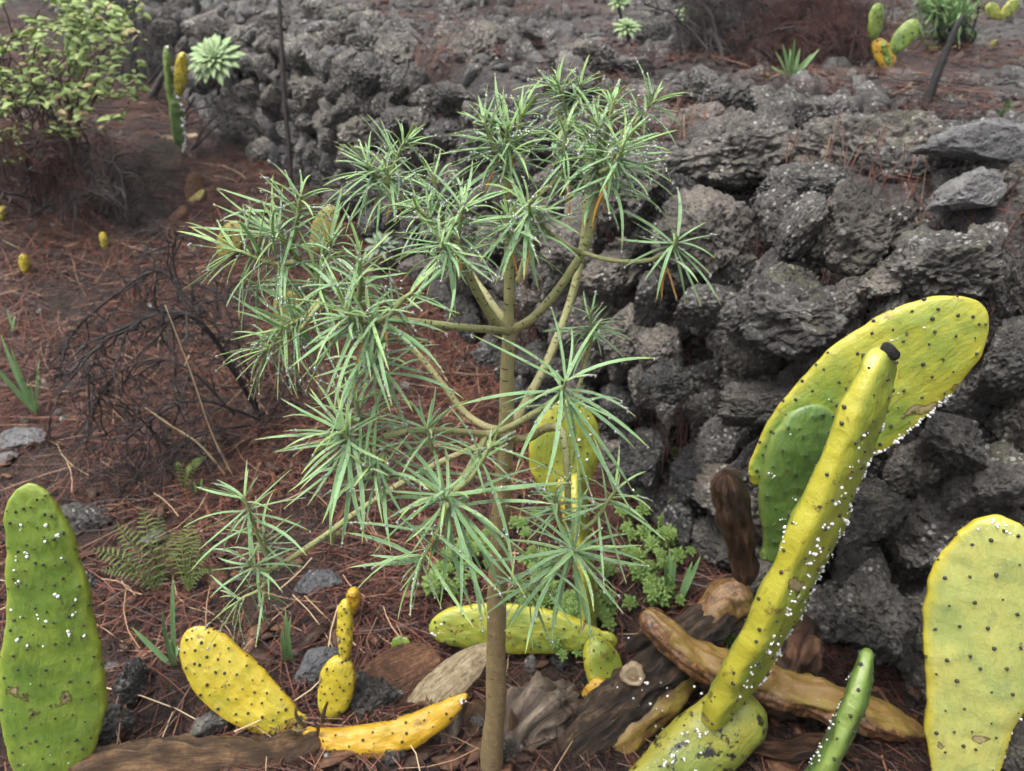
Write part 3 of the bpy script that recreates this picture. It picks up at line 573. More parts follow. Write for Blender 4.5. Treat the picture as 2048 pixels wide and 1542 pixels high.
# shoots with their whorls of leaves: base, hub (top of the shoot), metres behind, extra leaves, their length (px), traced tips
ROS = [
 ((578, 505), (598, 408), .055, 15, 105, [(537, 320), (520, 346), (599, 337), (642, 380), (636, 392), (543, 358), (433, 375), (515, 375), (650, 425)]),
 ((600, 520), (566, 478), .04, 15, 130, [(428, 408), (433, 377), (378, 454), (485, 408), (450, 440), (545, 400), (565, 372), (640, 512), (575, 585), (548, 590)]),
 ((590, 525), (488, 505), .01, 13, 125, [(353, 462), (378, 452), (402, 545), (366, 578), (400, 570), (485, 408), (487, 620), (535, 610), (482, 665), (435, 440)]),
 ((640, 515), (660, 495), .06, 10, 100, [(683, 405), (700, 405), (632, 440), (745, 500), (700, 545), (615, 440), (685, 370)]),
 ((768, 360), (800, 300), .12, 15, 105, [(733, 227), (760, 237), (793, 235), (835, 252), (845, 256), (850, 288), (757, 255), (770, 292), (842, 302)]),
 ((760, 352), (744, 345), .11, 14, 105, [(686, 287), (680, 303), (668, 322), (742, 262), (731, 284), (641, 360), (703, 360), (680, 395), (715, 455), (730, 430), (648, 410), (664, 415)]),
 ((790, 388), (775, 350), .10, 12, 110, [(872, 325), (870, 360), (850, 375), (800, 410), (788, 440), (843, 395), (880, 330)]),
 ((890, 455), (870, 368), -.02, 10, 110, [(882, 298), (848, 332), (960, 322), (820, 405), (790, 410), (850, 420), (917, 410)]),
 ((912, 480), (922, 430), -.06, 15, 120, [(945, 318), (906, 345), (853, 335), (960, 370), (1015, 380), (845, 470), (1040, 375), (870, 500), (960, 530), (1000, 440)]),
 ((905, 470), (845, 425), -.05, 12, 95, [(765, 430), (762, 472), (770, 450), (800, 405), (866, 375), (830, 500), (780, 485), (835, 470), (905, 360)]),
 ((912, 500), (886, 492), -.09, 14, 130, [(802, 474), (945, 502), (757, 528), (770, 505), (884, 460), (911, 460), (790, 520), (830, 590), (882, 565), (912, 632), (917, 560), (988, 565), (935, 570)]),
 ((1018, 470), (1018, 447), -.05, 12, 115, [(1095, 395), (1000, 400), (935, 480), (1028, 505), (1105, 472), (960, 505), (1040, 520), (1072, 462)]),
 ((1003, 318), (975, 262), -.01, 12, 105, [(926, 222), (914, 224), (956, 190), (992, 188), (1000, 235), (912, 290), (930, 275)]),
 ((1013, 318), (1014, 280), .0, 16, 125, [(1008, 172), (1013, 230), (990, 147), (872, 310), (884, 340), (900, 300), (960, 360), (1022, 375), (1000, 370), (1085, 255), (1077, 282), (905, 325)]),
 ((1026, 320), (1038, 248), .01, 12, 105, [(1047, 170), (1035, 192), (1022, 190), (1106, 202), (1090, 260), (1064, 170), (1000, 222)]),
 ((1140, 235), (1122, 185), .16, 18, 90, [(1130, 108), (1056, 157), (1075, 140), (1100, 150), (1058, 175), (1072, 200), (1180, 190), (1025, 180), (1030, 215)]),
 ((1150, 225), (1160, 182), .16, 14, 85, [(1177, 120), (1199, 143), (1140, 160), (1210, 200), (1195, 230), (1180, 235), (1135, 250)]),
 ((1128, 345), (1130, 285), -.03, 14, 105, [(1145, 228), (1117, 242), (1072, 335), (1040, 260), (1135, 375), (1060, 300), (1180, 320), (1105, 340)]),
 ((1198, 330), (1198, 270), -.035, 16, 115, [(1187, 192), (1240, 158), (1199, 186), (1162, 305), (1280, 192), (1137, 160), (1260, 300), (1120, 280), (1105, 245)]),
 ((1200, 320), (1222, 225), -.03, 8, 85, [(1214, 180), (1238, 157), (1265, 210), (1190, 280), (1180, 235), (1268, 225)]),
 ((1205, 300), (1295, 215), .12, 14, 95, [(1295, 145), (1326, 158), (1379, 185), (1290, 168), (1370, 262), (1256, 173), (1312, 285), (1240, 255), (1235, 185), (1360, 250), (1285, 285)]),
 ((1200, 345), (1240, 308), -.07, 18, 120, [(1345, 304), (1333, 336), (1346, 365), (1320, 265), (1147, 300), (1233, 393), (1280, 408), (1298, 400), (1265, 380), (1130, 365), (1118, 242), (1248, 388), (1300, 230), (1215, 400)]),
 ((1200, 345), (1190, 330), -.05, 14, 105, [(1135, 370), (1160, 395), (1232, 385), (1180, 400), (1222, 395), (1100, 400), (1275, 405), (1145, 400)]),
 ((1060, 430), (1058, 420), -.07, 12, 105, [(1108, 415), (1160, 446), (1163, 470), (1125, 465), (1100, 505), (1078, 582), (1048, 560), (1003, 560), (990, 570), (970, 530), (1005, 400)]),
 ((655, 585), (640, 572), .03, 13, 125, [(562, 570), (500, 572), (625, 492), (632, 510), (700, 585), (712, 575), (545, 610), (600, 690), (560, 690)]),
 ((640, 600), (575, 650), -.02, 15, 125, [(460, 588), (498, 572), (470, 622), (462, 680), (586, 570), (503, 630), (475, 548), (560, 480), (583, 790), (555, 800), (540, 710), (608, 770)]),
 ((640, 610), (545, 690), -.03, 14, 110, [(432, 740), (470, 735), (496, 800), (506, 800), (470, 762), (500, 770), (585, 790), (610, 770), (620, 690), (515, 660)]),
 ((740, 645), (703, 634), -.15, 17, 140, [(561, 595), (640, 552), (645, 510), (537, 715), (610, 695), (690, 580), (710, 700), (725, 690), (725, 480), (600, 760), (612, 780), (580, 735), (650, 790)]),
 ((718, 600), (720, 537), -.13, 10, 120, [(720, 480), (684, 492), (733, 500), (773, 555), (640, 525), (790, 612), (750, 600), (815, 545), (714, 560)]),
 ((745, 645), (808, 597), -.155, 4, 100, [(881, 507), (878, 520), (778, 532), (912, 634), (920, 627), (755, 694), (760, 565)]),
 ((752, 650), (745, 645), -.15, 10, 125, [(888, 746), (893, 666), (760, 600), (735, 690), (770, 672), (810, 672), (725, 780), (700, 800)]),
 ((770, 700), (750, 728), -.12, 12, 120, [(785, 657), (880, 688), (858, 747), (800, 735), (640, 800), (660, 760), (762, 835), (693, 805), (820, 870), (625, 755)]),
 ((720, 895), (693, 872), -.14, 14, 150, [(562, 797), (616, 785), (628, 757), (665, 757), (510, 879), (545, 904), (607, 806), (566, 862), (553, 903), (788, 805), (770, 940), (802, 910), (644, 1047), (682, 1095), (724, 1087), (735, 1085), (614, 1012), (662, 1090), (600, 965), (575, 985)]),
 ((728, 890), (715, 817), -.12, 10, 120, [(640, 760), (690, 752), (720, 765), (795, 803), (762, 735), (790, 790), (625, 815), (800, 850)]),
 ((868, 905), (857, 868), -.13, 8, 115, [(838, 790), (871, 773), (757, 822), (879, 816), (930, 850), (795, 915), (935, 800), (820, 800)]),
 ((770, 905), (747, 940), -.15, 10, 130, [(620, 950), (675, 955), (790, 880), (730, 870), (650, 1030), (820, 1050), (775, 1040), (720, 1000), (860, 1000)]),
 ((905, 985), (893, 1000), -.17, 15, 160, [(760, 852), (760, 900), (762, 980), (795, 1057), (770, 1040), (1058, 976), (1142, 965), (966, 1146), (1025, 1162), (1030, 1140), (1050, 1105), (945, 1220), (965, 1260), (880, 1215), (820, 1110), (978, 1240), (745, 1110), (1010, 1215)]),
 ((905, 985), (975, 903), -.165, 7, 100, [(1030, 862), (1040, 870), (876, 868), (1018, 932), (1140, 962), (1028, 1165), (945, 880), (870, 890)]),
 ((895, 1005), (848, 1110), -.19, 10, 150, [(802, 1178), (760, 1130), (795, 1242), (836, 1166), (890, 1042), (697, 1135), (825, 1215), (740, 1110), (882, 1215), (690, 1065)]),
 ((1140, 1085), (1146, 1105), -.10, 15, 155, [(1012, 1185), (964, 1121), (1013, 1010), (1153, 916), (1295, 1128), (1300, 1132), (1256, 1110), (1248, 1228), (1290, 1125), (1165, 1262), (1188, 1275), (1105, 1290), (1125, 1035), (1012, 1262), (1120, 1215), (1230, 1178), (1060, 1060)]),
 ((1165, 1060), (1222, 993), -.09, 8, 120, [(1187, 873), (1293, 942), (1335, 1085), (1240, 946), (1254, 1170), (1124, 1042), (1288, 1040), (1160, 995), (1150, 985)]),
 ((1125, 1060), (1113, 1003), -.06, 12, 90, [(1045, 965), (1123, 950), (1040, 1020), (1170, 1030), (1018, 1045), (1050, 1085), (1175, 1005), (1035, 1060)]),
 ((1135, 1100), (1068, 1170), -.11, 9, 110, [(964, 1200), (1010, 1260), (1115, 1148), (1065, 1300), (1100, 1290), (985, 1150), (1095, 1265)]),
 ((1110, 800), (1128, 774), -.14, 4, 150, [(943, 669), (987, 670), (1101, 611), (1143, 654), (1204, 636), (1309, 716), (1001, 810), (912, 812), (1272, 834), (1296, 893), (1270, 897), (1266, 982), (1187, 1002), (1140, 945), (1089, 977), (1030, 946), (975, 882), (1113, 740), (1262, 1020)]),
 ((1181, 690), (1182, 640), .035, 8, 75, [(1192, 581), (1137, 612), (1214, 612), (1243, 642), (1247, 660), (1248, 678), (1085, 661), (1103, 665), (1249, 716), (1203, 712), (1145, 705), (1128, 690)]),
 ((1335, 503), (1350, 488), -.08, 3, 90, [(1237, 417), (1355, 375), (1412, 444), (1440, 468), (1431, 517), (1235, 478), (1270, 469), (1250, 533), (1287, 564), (1313, 600), (1371, 608), (1403, 613), (1442, 610), (1421, 549), (1262, 440)]),
 ((540, 1125), (492, 1005), -.03, 6, 115, [(494, 918), (391, 973), (422, 966), (516, 952), (611, 995), (365, 1055), (403, 1061), (620, 1062), (397, 1100), (447, 1105), (552, 978), (435, 960), (540, 1070), (500, 1120), (470, 1090)]),
 ((540, 1140), (503, 1130), -.035, 6, 95, [(418, 1098), (436, 1115), (599, 1133), (419, 1196), (440, 1178), (527, 1222), (495, 1180), (423, 1140), (575, 1100), (596, 1093), (530, 1060), (560, 1095)]),
 ((538, 1160), (490, 1193), -.04, 5, 95, [(410, 1256), (416, 1296), (450, 1250), (422, 1150), (537, 1246), (495, 1300), (580, 1225), (465, 1250), (505, 1260), (440, 1180)]),
 ((540, 1130), (528, 1075), .0, 8, 75, [(600, 1100), (570, 1060), (545, 985), (590, 1085), (500, 1090)]),
]
LEAVES, DROPS, BEADS = [], [], []                   # (verts, faces, attrs, shown size, shoot)
def leaf_geo(b, tip, wid, axis, arch, droop, young=0., seg=9, twist=0., sway=0.):
    b, tip = np.array(b), np.array(tip); L = np.linalg.norm(tip-b); d = (tip-b)/L
    up = np.array([0, 0, 1.])*.7+np.array(axis)*.6; up = up-d*np.dot(up, d); up = unit(up)
    sdv = np.cross(d, up); c = (b+tip)/2+up*L*arch+sdv*L*sway; t = np.linspace(0, 1, seg)[:, None]
    P = (1-t)**2*b+2*t*(1-t)*c+t*t*tip; P = P+np.array([0, 0, -1.])*droop*L*(t**3)
    T = np.gradient(P, axis=0); T /= np.linalg.norm(T, axis=1)[:, None]
    S = np.cross(T, up); S /= np.linalg.norm(S, axis=1)[:, None]+1e-9; Nn = np.cross(S, T)
    if twist:
        a_ = twist*t; S, Nn = S*np.cos(a_)+Nn*np.sin(a_), Nn*np.cos(a_)-S*np.sin(a_)
    tt = t[:, 0]; wf = np.minimum(1, (tt+.08)/.28)**.6*np.maximum(0, 1-np.maximum(0, (tt-.42)/.58)**2.2)**.85; wf = np.maximum(wf, .03)*wid/2
    fold = .22
    Vl = P-S*wf[:, None]+Nn*(fold*wf)[:, None]; Vr = P+S*wf[:, None]+Nn*(fold*wf)[:, None]; Vb = P-Nn*(.0007+.10*wf)[:, None]
    lo = Nn*.0004; V = np.stack([Vl, P, Vr, Vl-lo, Vb, Vr-lo], 1).reshape(-1, 3); Fc = []
    for i in range(seg-1):
        a = i*6
        for j, k in ((0, 1), (1, 2), (5, 4), (4, 3)): Fc.append((a+j, a+k, a+6+k, a+6+j))
    ed = np.tile([1., 0., 1., 1., .1, 1.], seg)
    return V, Fc, {'t': np.repeat(tt, 6), 'edge': ed, 'young': np.full(seg*6, young)}, (P, S, Nn, wf)
def drip(g, amount):
    P, S, Nn, wf = g; n = len(P); L = np.linalg.norm(P[-1]-P[0])
    for f in np.arange(.06, .99, .0042/L):          # fine beads strung along both margins
        for sg in (-1, 1):
            if rng.random() > .36*amount: continue
            f2 = min(.985, max(0, f+rng.uniform(-.4, .4)*.0042/L))*(n-1); i = min(int(f2), n-2); u = f2-i; p = P[i]*(1-u)+P[i+1]*u; w_ = wf[i]*(1-u)+wf[i+1]*u; sz = rng.uniform(.00045, .0009)
            q = p+S[i]*w_*sg*1.0+Nn[i]*.22*w_; BEADS.append((*(q-np.array([0, 0, .3*sz])), sz, sz, sz))
    k = rng.poisson(amount*L*120)
    for _ in range(k):
        f = rng.uniform(.08, .99)*(n-1); i = min(int(f), n-2); u = f-i; p = P[i]*(1-u)+P[i+1]*u; w_ = wf[i]*(1-u)+wf[i+1]*u
        sz = min(.0021, .0007+rng.exponential(.0004))
        if rng.random() < .66:           # hanging from the lower edge
            sg = rng.choice([-1, 1]); q = p+S[i]*w_*sg*1.02+Nn[i]*.2*w_; q = q-np.array([0, 0, .45*sz]); DROPS.append((*q, sz, sz, sz*1.05))
        else:                            # beaded on the blade
            sz *= 1.1; q = p+S[i]*w_*rng.uniform(-.5, .5)+Nn[i]*(.15*w_+.3*sz); DROPS.append((*q, sz, sz, sz*.7))
    if rng.random() < .3*amount: sz = rng.uniform(.0011, .0021); DROPS.append((*(P[-1]-np.array([0, 0, sz*.8])), sz, sz, sz*1.15))
rl = random.Random(5)
SHOOTS = []
for ri, (b_, h_, dy, nx_, Lpx, tips) in enumerate(ROS):
    bp, hp = np.array(at(b_[0], b_[1], Y0+dy)), np.array(at(h_[0], h_[1], Y0+dy-.01)); ax = unit(hp-bp); m_ = mpp(hp)
    if np.linalg.norm(hp-bp) < .03: ax = unit(ax*.4+np.array([0, -.25, .8]))
    mid = (bp+hp)/2+np.array([0, 0, -.12*np.linalg.norm(hp-bp)]); PS = spline([bp, mid, hp, hp+ax*.012], 5)
    mb = MB(); tube(mb, PS, np.linspace(.0034, .0016, len(PS)), 8, True, 0, age=np.linspace(.12, .0, len(PS))); sh = mb.build('shoot', 'bark', shrub); SHOOTS.append(sh)
    def add(b, tip, young, dead=False, traced=False):
        L = np.linalg.norm(tip-b)
        if L < .012: return
        wid = min(.0056, .0016+.0255*L)*rl.uniform(.8, 1.15)
        G = leaf_geo(b, tip, wid, ax, rl.uniform(-.02, .17), rl.choice([0, .03, .08, .16, .26])*(0 if traced else 1), young, twist=rl.uniform(-.6, .6), sway=rl.uniform(-.13, .13)); LEAVES.append((G[0], G[1], G[2], wid*L/max(.3, (Vector(hp)-CAM).dot(FW))**2, sh, dead)); drip(G[3], rl.uniform(.35, 1.35))
    top = hp+ax*.008
    for (tx, ty) in tips:
        ddy = -(ty-h_[1])*m_*rl.uniform(.15, .75); ddy = max(-.075, min(.07, ddy))
        tip = np.array(at(tx, ty, Y0+dy+ddy)); f = unit(tip-hp)@ax; k = .5+.5*max(-.6, min(1, f))
        base = bp+(top-bp)*(max(.45, 1-.030/max(.03, np.linalg.norm(top-bp)))+0) if f < .2 else top
        base = base*(1-rl.random()*.3)+hp*rl.random()*.0+base*0+ (hp-base)*0 if 0 else base+(top-base)*rl.random()*.5
        add(base, tip, max(0, (f-.55)*1.4), traced=True)
    u_, v_ = frames(np.array([hp-ax, hp, hp+ax]))[1:]; u_, v_ = u_[1], v_[1]
    for k in range(int(nx_*1.65)):
        az = k*2.39996+rl.uniform(-.4, .4)+ri; q = k/max(1, int(nx_*1.65)-1)
        el = R(rl.uniform(-28, 22)+56*q*q); d = (u_*math.cos(az)+v_*math.sin(az))*math.cos(el)+ax*math.sin(el); d = d+np.array([0, 0, -.14*(1-q)]); d = unit(d)
        L = Lpx*m_*rl.uniform(.72, 1.48)*(1-.45*q*q); base = hp-ax*(.040*(1-q)**1.3)+ax*.010*q
        add(base, base+d*L, max(0, q*1.25-.55))
    if ri % 3 != 1:                       # a withered leaf or two under the whorl
        for _ in range(rl.choice([1, 1, 2])):
            a_ = rl.uniform(0, 6.3); d = unit(np.array([math.cos(a_)*.45, math.sin(a_)*.45, -1])); b2 = hp-ax*.032; add(b2, b2+d*rl.uniform(.028, .055), 0, True)
LEAVES.sort(key=lambda l: -l[3]*(0 if l[5] else 1)-(1 if l[5] else 0))
mb = MB(); nlf = 0
for i, (V, Fc, at_, sz, sh, dead) in enumerate(LEAVES):
    if dead: o = obj('withered_leaf', mesh('withered_leaf', V, Fc, at_), 'dead_leaf'); put(o, sh); continue
    nlf += 1
    if nlf <= 300: put(obj('leaf', mesh('leaf', V, Fc, at_), 'leaf'), sh)
    else: mb.add(V, Fc, **at_)
mb.build('leaves', 'leaf', shrub, kind='stuff')
scars.build('leaf_scars', 'scar', shrub, smooth=False, kind='stuff')
# drops hanging under the stems as well
for key, (o_, P) in B.items():
    for _ in range(int(len(P)*.5)):
        i = rng.integers(1, len(P)-1); sz = rng.uniform(.0006, .0018); DROPS.append((*(P[i]+np.array([0, rng.uniform(-.003, .003), -.0048])), sz*1.2, sz*1.2, sz))
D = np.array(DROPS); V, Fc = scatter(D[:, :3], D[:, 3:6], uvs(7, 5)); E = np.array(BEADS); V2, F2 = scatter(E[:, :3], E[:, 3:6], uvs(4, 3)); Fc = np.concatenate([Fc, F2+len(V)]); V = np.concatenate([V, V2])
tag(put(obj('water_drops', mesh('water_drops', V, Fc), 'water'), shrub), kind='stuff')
print('leaves', nlf, 'drops', len(D), len(E))

# ------------------------------------------------------------------ prickly pears
class Pad:
    def __init__(s, base, tip, width, thick, facing, bend=0., wide=.58, basew=.34, p=2.1, side_bend=0., seed=1, waist=0., twist=0., tab=None, box=.75):
        s.tab, s.box = tab, box
        s.b, s.t = np.array(base), np.array(tip); s.L = np.linalg.norm(s.t-s.b); s.a = (s.t-s.b)/s.L
        f = np.array(facing, float); f = unit(f-s.a*np.dot(f, s.a)); s.n = f; s.s = np.cross(s.a, f); s.w, s.th, s.bend, s.wide, s.bw, s.p, s.sb, s.seed, s.waist, s.tw = width, thick, bend, wide, basew, p, side_bend, seed, waist, twist
    def prof(s, t):
        t = np.asarray(t, float)
        if s.tab is not None:
            a_ = np.array(s.tab); return np.interp(t, a_[:, 0], a_[:, 1])
        g = math.log(.5)/math.log(s.wide); q = np.clip(t, 0, 1)**g
        w_ = np.maximum(0, 1-np.abs(2*q-1)**s.p)**(1/s.p)
        lo = s.bw*np.clip(t/.04, 0, 1)**.5; w_ = np.where(t < s.wide, np.maximum(w_, lo), w_)
        if s.waist: w_ = w_*(1-s.waist*np.exp(-((t-.80)/.12)**2))
        return w_
    def pt(s, t, th):
        t = np.asarray(t, float); th = np.asarray(th, float); pr = s.prof(t); x = s.w/2*pr*np.cos(th)
        y = s.th/2*np.minimum(1, pr*1.25)**.7*np.sign(np.sin(th))*np.abs(np.sin(th))**s.box
        off = s.bend*s.L*(4*t*(1-t)); so = s.sb*s.L*4*t*(1-t)
        a = s.tw*t; S = s.s[None]*np.cos(a)[:, None]+s.n[None]*np.sin(a)[:, None]; Nn = s.n[None]*np.cos(a)[:, None]-s.s[None]*np.sin(a)[:, None]
        P = s.b+s.a*(t*s.L)[:, None]+S*(x+so)[:, None]+Nn*(y+off)[:, None]
        k = 3/s.w; q = P*k*.55+s.seed*7; return P+Nn*(np.sign(np.sin(th))*fbm(q, 3, .5)*s.th*.18)[:, None]+S*(fbm(q*1.3+5, 3)*s.w*.055)[:, None]
    def mesh(s, nt_=44, na=32, rot=None, bumps=None):
        tt = np.linspace(0, 1, nt_); tt = .5-.5*np.cos(np.pi*np.clip(tt, 0, 1)); tt = tt*.6+np.linspace(0, 1, nt_)*.4; tt[0] = .002; tt[-1] = .9985
        an = np.arange(na)*2*math.pi/na; T, A = np.meshgrid(tt, an, indexing='ij'); V = s.pt(T.ravel(), A.ravel()); Fc = []
        if bumps is not None:
            d = np.full(len(V), 1e9)
            for b_ in bumps: d = np.minimum(d, ((V-b_)**2).sum(1))
            V = V+(s.n[None]*np.sign(np.sin(A.ravel()))[:, None]*np.abs(np.sin(A.ravel()))[:, None]+s.s[None]*np.cos(A.ravel())[:, None]*.5)*(.0018*np.exp(-d/.0052**2))[:, None]
        for i in range(nt_-1):
            for j in range(na): k = (j+1) % na; Fc.append((i*na+j, i*na+k, (i+1)*na+k, (i+1)*na+j))
        Fc.append(tuple(range(na-1, -1, -1))); Fc.append(tuple((nt_-1)*na+j for j in range(na)))
        ed = np.abs(np.cos(A.ravel()))**3; pr = s.prof(T.ravel()); ed = np.maximum(ed, np.clip(1-pr*1.4, 0, 1))
        r_ = np.zeros(len(V)) if rot is None else rot(T.ravel(), A.ravel())
        return V, Fc, {'edge': ed, 't': T.ravel(), 'rot': r_, 'pu': np.cos(A.ravel())*pr, 'pw': np.sin(A.ravel()), 'pv': T.ravel()*s.L/s.w*2}
def spots(pd, rows, cols, size=.0026, spine=0., edge=True, rnd=.2):
    P, Nr = [], []
    for i in range(rows):
        t = (i+.7)/(rows+.4)
        for j in range(cols):
            x = ((j+.5+(.5 if i % 2 else 0))/cols)*2-1+random.uniform(-rnd, rnd)/cols
            if abs(x) > .95: continue
            for sg in (1, -1):
                th = math.acos(x)*sg; tj = max(.02, min(.975, t+(.55*x*sg+random.uniform(-.34, .34))/rows)); P.append(pd.pt([tj], [th])[0]); Nr.append(pd.n*sg)
        if edge:
            for th in (0.02, math.pi-.02): P.append(pd.pt([min(.98, t+random.uniform(-.4, .4)/rows)], [th+random.uniform(-.3, .3)])[0]); Nr.append(pd.s*math.cos(th))
    return np.array(P), np.array(Nr)
def dress(pad_o, pd, rows, cols, size=.0026, spine=.5, wool=None, edge=True, PN=None):
    P, Nr = PN; P = P+Nr*.0009; mb = MB(); r_ = size*rng.uniform(.6, 1.25, len(P)); V, Fc = scatter(P, np.stack([r_, r_, r_], -1), ICO1, .12); mb.add(V, Fc)
    for p, n_ in zip(P, Nr):
        if random.random() < spine:
            d = unit(n_+rng.normal(0, .5, 3)); q = p+d*size*random.uniform(1.6, 3.4); s_ = unit(np.cross(d, rng.normal(size=3)))*size*.16; e = np.cross(d, s_); mb.add([p+s_, p-s_*.5+e, p-s_*.5-e, q], [(0, 1, 3), (1, 2, 3), (2, 0, 3)])
    mb.build('areoles', 'areole', pad_o, kind='stuff')
    if wool:
        pos, scl = [], []
        for (t0, t1, x0, x1, sg, n_, sz) in wool:
            for _ in range(n_):
                t, x = random.uniform(t0, t1), random.uniform(x0, x1); c = pd.pt([t], [math.acos(max(-1, min(1, x)))*sg])[0]; k = random.choice([1, 1, 2, 3, 5])
                for _ in range(k): r2 = sz*random.uniform(.4, 1.1); pos.append(c+rng.normal(0, sz*.7, 3)); scl.append(r2)
        V, Fc = scatter(np.array(pos), np.array(scl), ICO1, .16); mb = MB(); mb.add(V, Fc); mb.build('cochineal_wool', 'wool', pad_o, kind='stuff')
FRONT = (0, -1, .15)
def pad(parent, m, b, t, wpx, thick, facing=FRONT, rows=9, cols=5, size=.0026, wool=None, label=None, rot=None, name='pad', spine=.5, **k):
    """b, t: (px, py, Y) of the pad's foot and tip"""
    B_, T_ = at(*b), at(*t); m_ = mpp((B_+T_)/2); pd = Pad(B_, T_, wpx*m_, thick, facing, seed=random.random()*9, **k); PN = spots(pd, rows, cols) if rows else None; hi = rows > 8 and mpp(B_) < .0012; V, Fc, at_ = pd.mesh(96 if hi else 44, 60 if hi else 32, rot, PN[0] if hi else None); mb = MB(); mb.add(V, Fc, **at_); o = mb.build(name, m, parent)
    if rows: dress(o, pd, rows, cols, size, spine, wool, PN=PN)
    if label: o['label'] = label
    return o, pd

def foot_of(b): p = at(*b); return (p.x, p.y, p.z)
def log(parent, name, pts, rpx, m, sides=22, ridges=9, rough=.16, per=14, label=None, rot=None, rnd=True, flat=1.):
    """a gnarled stem or shrivelled pad: ridged tube through (px, py, Y) points"""
    P = spline([np.array(at(*p)) for p in pts], per); n = len(P); mp = mpp(P[n//2]); rad = np.interp(np.linspace(0, 1, n), np.linspace(0, 1, len(rpx)), np.array(rpx)*mp)
    if rnd: e_ = np.minimum(np.arange(n), np.arange(n)[::-1])/per*2.2; rad = rad*np.sqrt(np.clip(1-(1-np.clip(e_+.06, 0, 1))**2, .02, 1))
    T, U, W = frames(P); an = np.arange(sides)*2*math.pi/sides; ph = random.uniform(0, 9); al = np.concatenate([[0], np.cumsum(np.linalg.norm(np.diff(P, axis=0), axis=1))])
    q = np.stack([np.tile(np.cos(an)*ridges/3, n), np.tile(np.sin(an)*ridges/3, n), np.repeat(al*14, sides)+ph], -1); st = fbm(q, 3)
    q2 = np.stack([np.tile(np.cos(an), n), np.tile(np.sin(an), n), np.repeat(al*22, sides)+ph], -1)
    rr = np.repeat(rad, sides)*(1+rough*st*1.7+rough*1.2*fbm(q2, 3))
    ring = np.cos(an)[None, :, None]*U[:, None]+np.sin(an)[None, :, None]*W[:, None]; V = np.repeat(P, sides, 0)+ring.reshape(-1, 3)*rr[:, None]*np.array([1, 1, flat]); Fc = []
    for i in range(n-1):
        for j in range(sides): k = (j+1) % sides; Fc.append((i*sides+j, i*sides+k, (i+1)*sides+k, (i+1)*sides+j))
    Fc += [tuple(range(sides-1, -1, -1)), tuple((n-1)*sides+j for j in range(sides))]
    up = ring.reshape(-1, 3)[:, 2]
    mb = MB(); mb.add(V, Fc, pu=np.tile(np.cos(an), n), pw=np.tile(np.sin(an), n), pv=np.repeat(al/rad.max(), sides), strip=np.clip(.5-st*1.6, 0, 1), edge=np.clip(up, 0, 1), t=np.repeat(al/al[-1], sides), rot=(np.zeros(len(V)) if rot is None else rot(np.repeat(al/al[-1], sides), up)))
    o = mb.build(name, m, parent)
    if label: o['label'] = label
    return o, P
def cut_end(parent, c, nrm, r_):
    """round scar where a pad broke away: pale ringed disc with a raised rim"""
    c, nrm = np.array(c), unit(nrm); u = unit(np.cross(nrm, [.3, .1, 1])); v = np.cross(nrm, u); V, ring = [], []; S = 40; prof_ = [(0, .02), (.15, .05), (.3, .06), (.45, .0), (.6, -.02), (.72, .05), (.85, .10), (.96, .06), (1.06, -.08), (1.10, -.5)]
    for k, (rr, hh) in enumerate(prof_):
        for j in range(S): a = 2*math.pi*j/S; w_ = 1+.07*math.sin(3*a+r_*900)+.04*math.sin(7*a+k*.4)+.03*math.sin(13*a+k); V.append(c+(u*math.cos(a)+v*math.sin(a))*r_*rr*w_+nrm*r_*hh); ring.append(min(1, rr))
    Fc = [(k*S+j, k*S+(j+1) % S, (k+1)*S+(j+1) % S, (k+1)*S+j) for k in range(len(prof_)-1) for j in range(S)]
    mb = MB(); mb.add(V, Fc, ring=np.array(ring)); return mb.build('cut_scar', 'cut_wood', parent)

# --- tall green pad at the left edge
c1 = thing('prickly_pear', 'tall green cactus pad flecked with white wool, standing at the left edge', 'cactus', foot_of((75, 1625, .82)), 'prickly pear clumps')
pad(c1, 'pad_green', (88, 1640, .81), (58, 966, .93), 205, .034, (.12, -1, .25), rows=17, cols=7, size=.0026, bend=-.015, tab=[(0, .2), (.03, .35), (.12, .52), (.2, .78), (.30, .96), (.37, 1.), (.49, .95), (.62, .80), (.75, .70), (.85, .60), (.91, .50), (.95, .39), (.98, .24), (1, .03)], side_bend=.03,
    wool=[(.55, .95, -.8, .85, 1, 30, .0030), (.55, .95, -.8, .85, -1, 30, .0030), (.1, .5, -.9, .9, 1, 10, .0016), (.1, .5, -.9, .9, -1, 10, .0016)], spine=.7)
# --- yellow sprawling clump, lower left
c2 = thing('prickly_pear', 'sprawling yellow prickly pear with a broad pad leaning left, lower left of the trunk', 'cactus', foot_of((620, 1510, .92)), 'prickly pear clumps')
pad(c2, 'pad_yellow', (605, 1462, .93), (372, 1262, .99), 118, .030, (.35, -1, .35), rows=12, cols=5, size=.0029, wide=.55, basew=.55, label='broad yellow pad leaning to the left', side_bend=-.06, wool=[(.9, 1, -.9, .9, 1, 3, .002)])
pad(c2, 'pad_yellow', (660, 1440, .95), (684, 1312, .98), 74, .030, (-.1, -1, .2), rows=7, cols=4, size=.0024, wide=.55)
pad(c2, 'pad_yellow', (690, 1330, .975), (690, 1198, 1.01), 34, .022, (-.3, -1, .2), rows=8, cols=3, size=.0022, label='slim yellow pad growing on top of a rounder one')
pad(c2, 'pad_lime', (650, 1520, .91), (482, 1478, .93), 105, .026, (0, -1, .7), rows=6, cols=4, size=.0028)
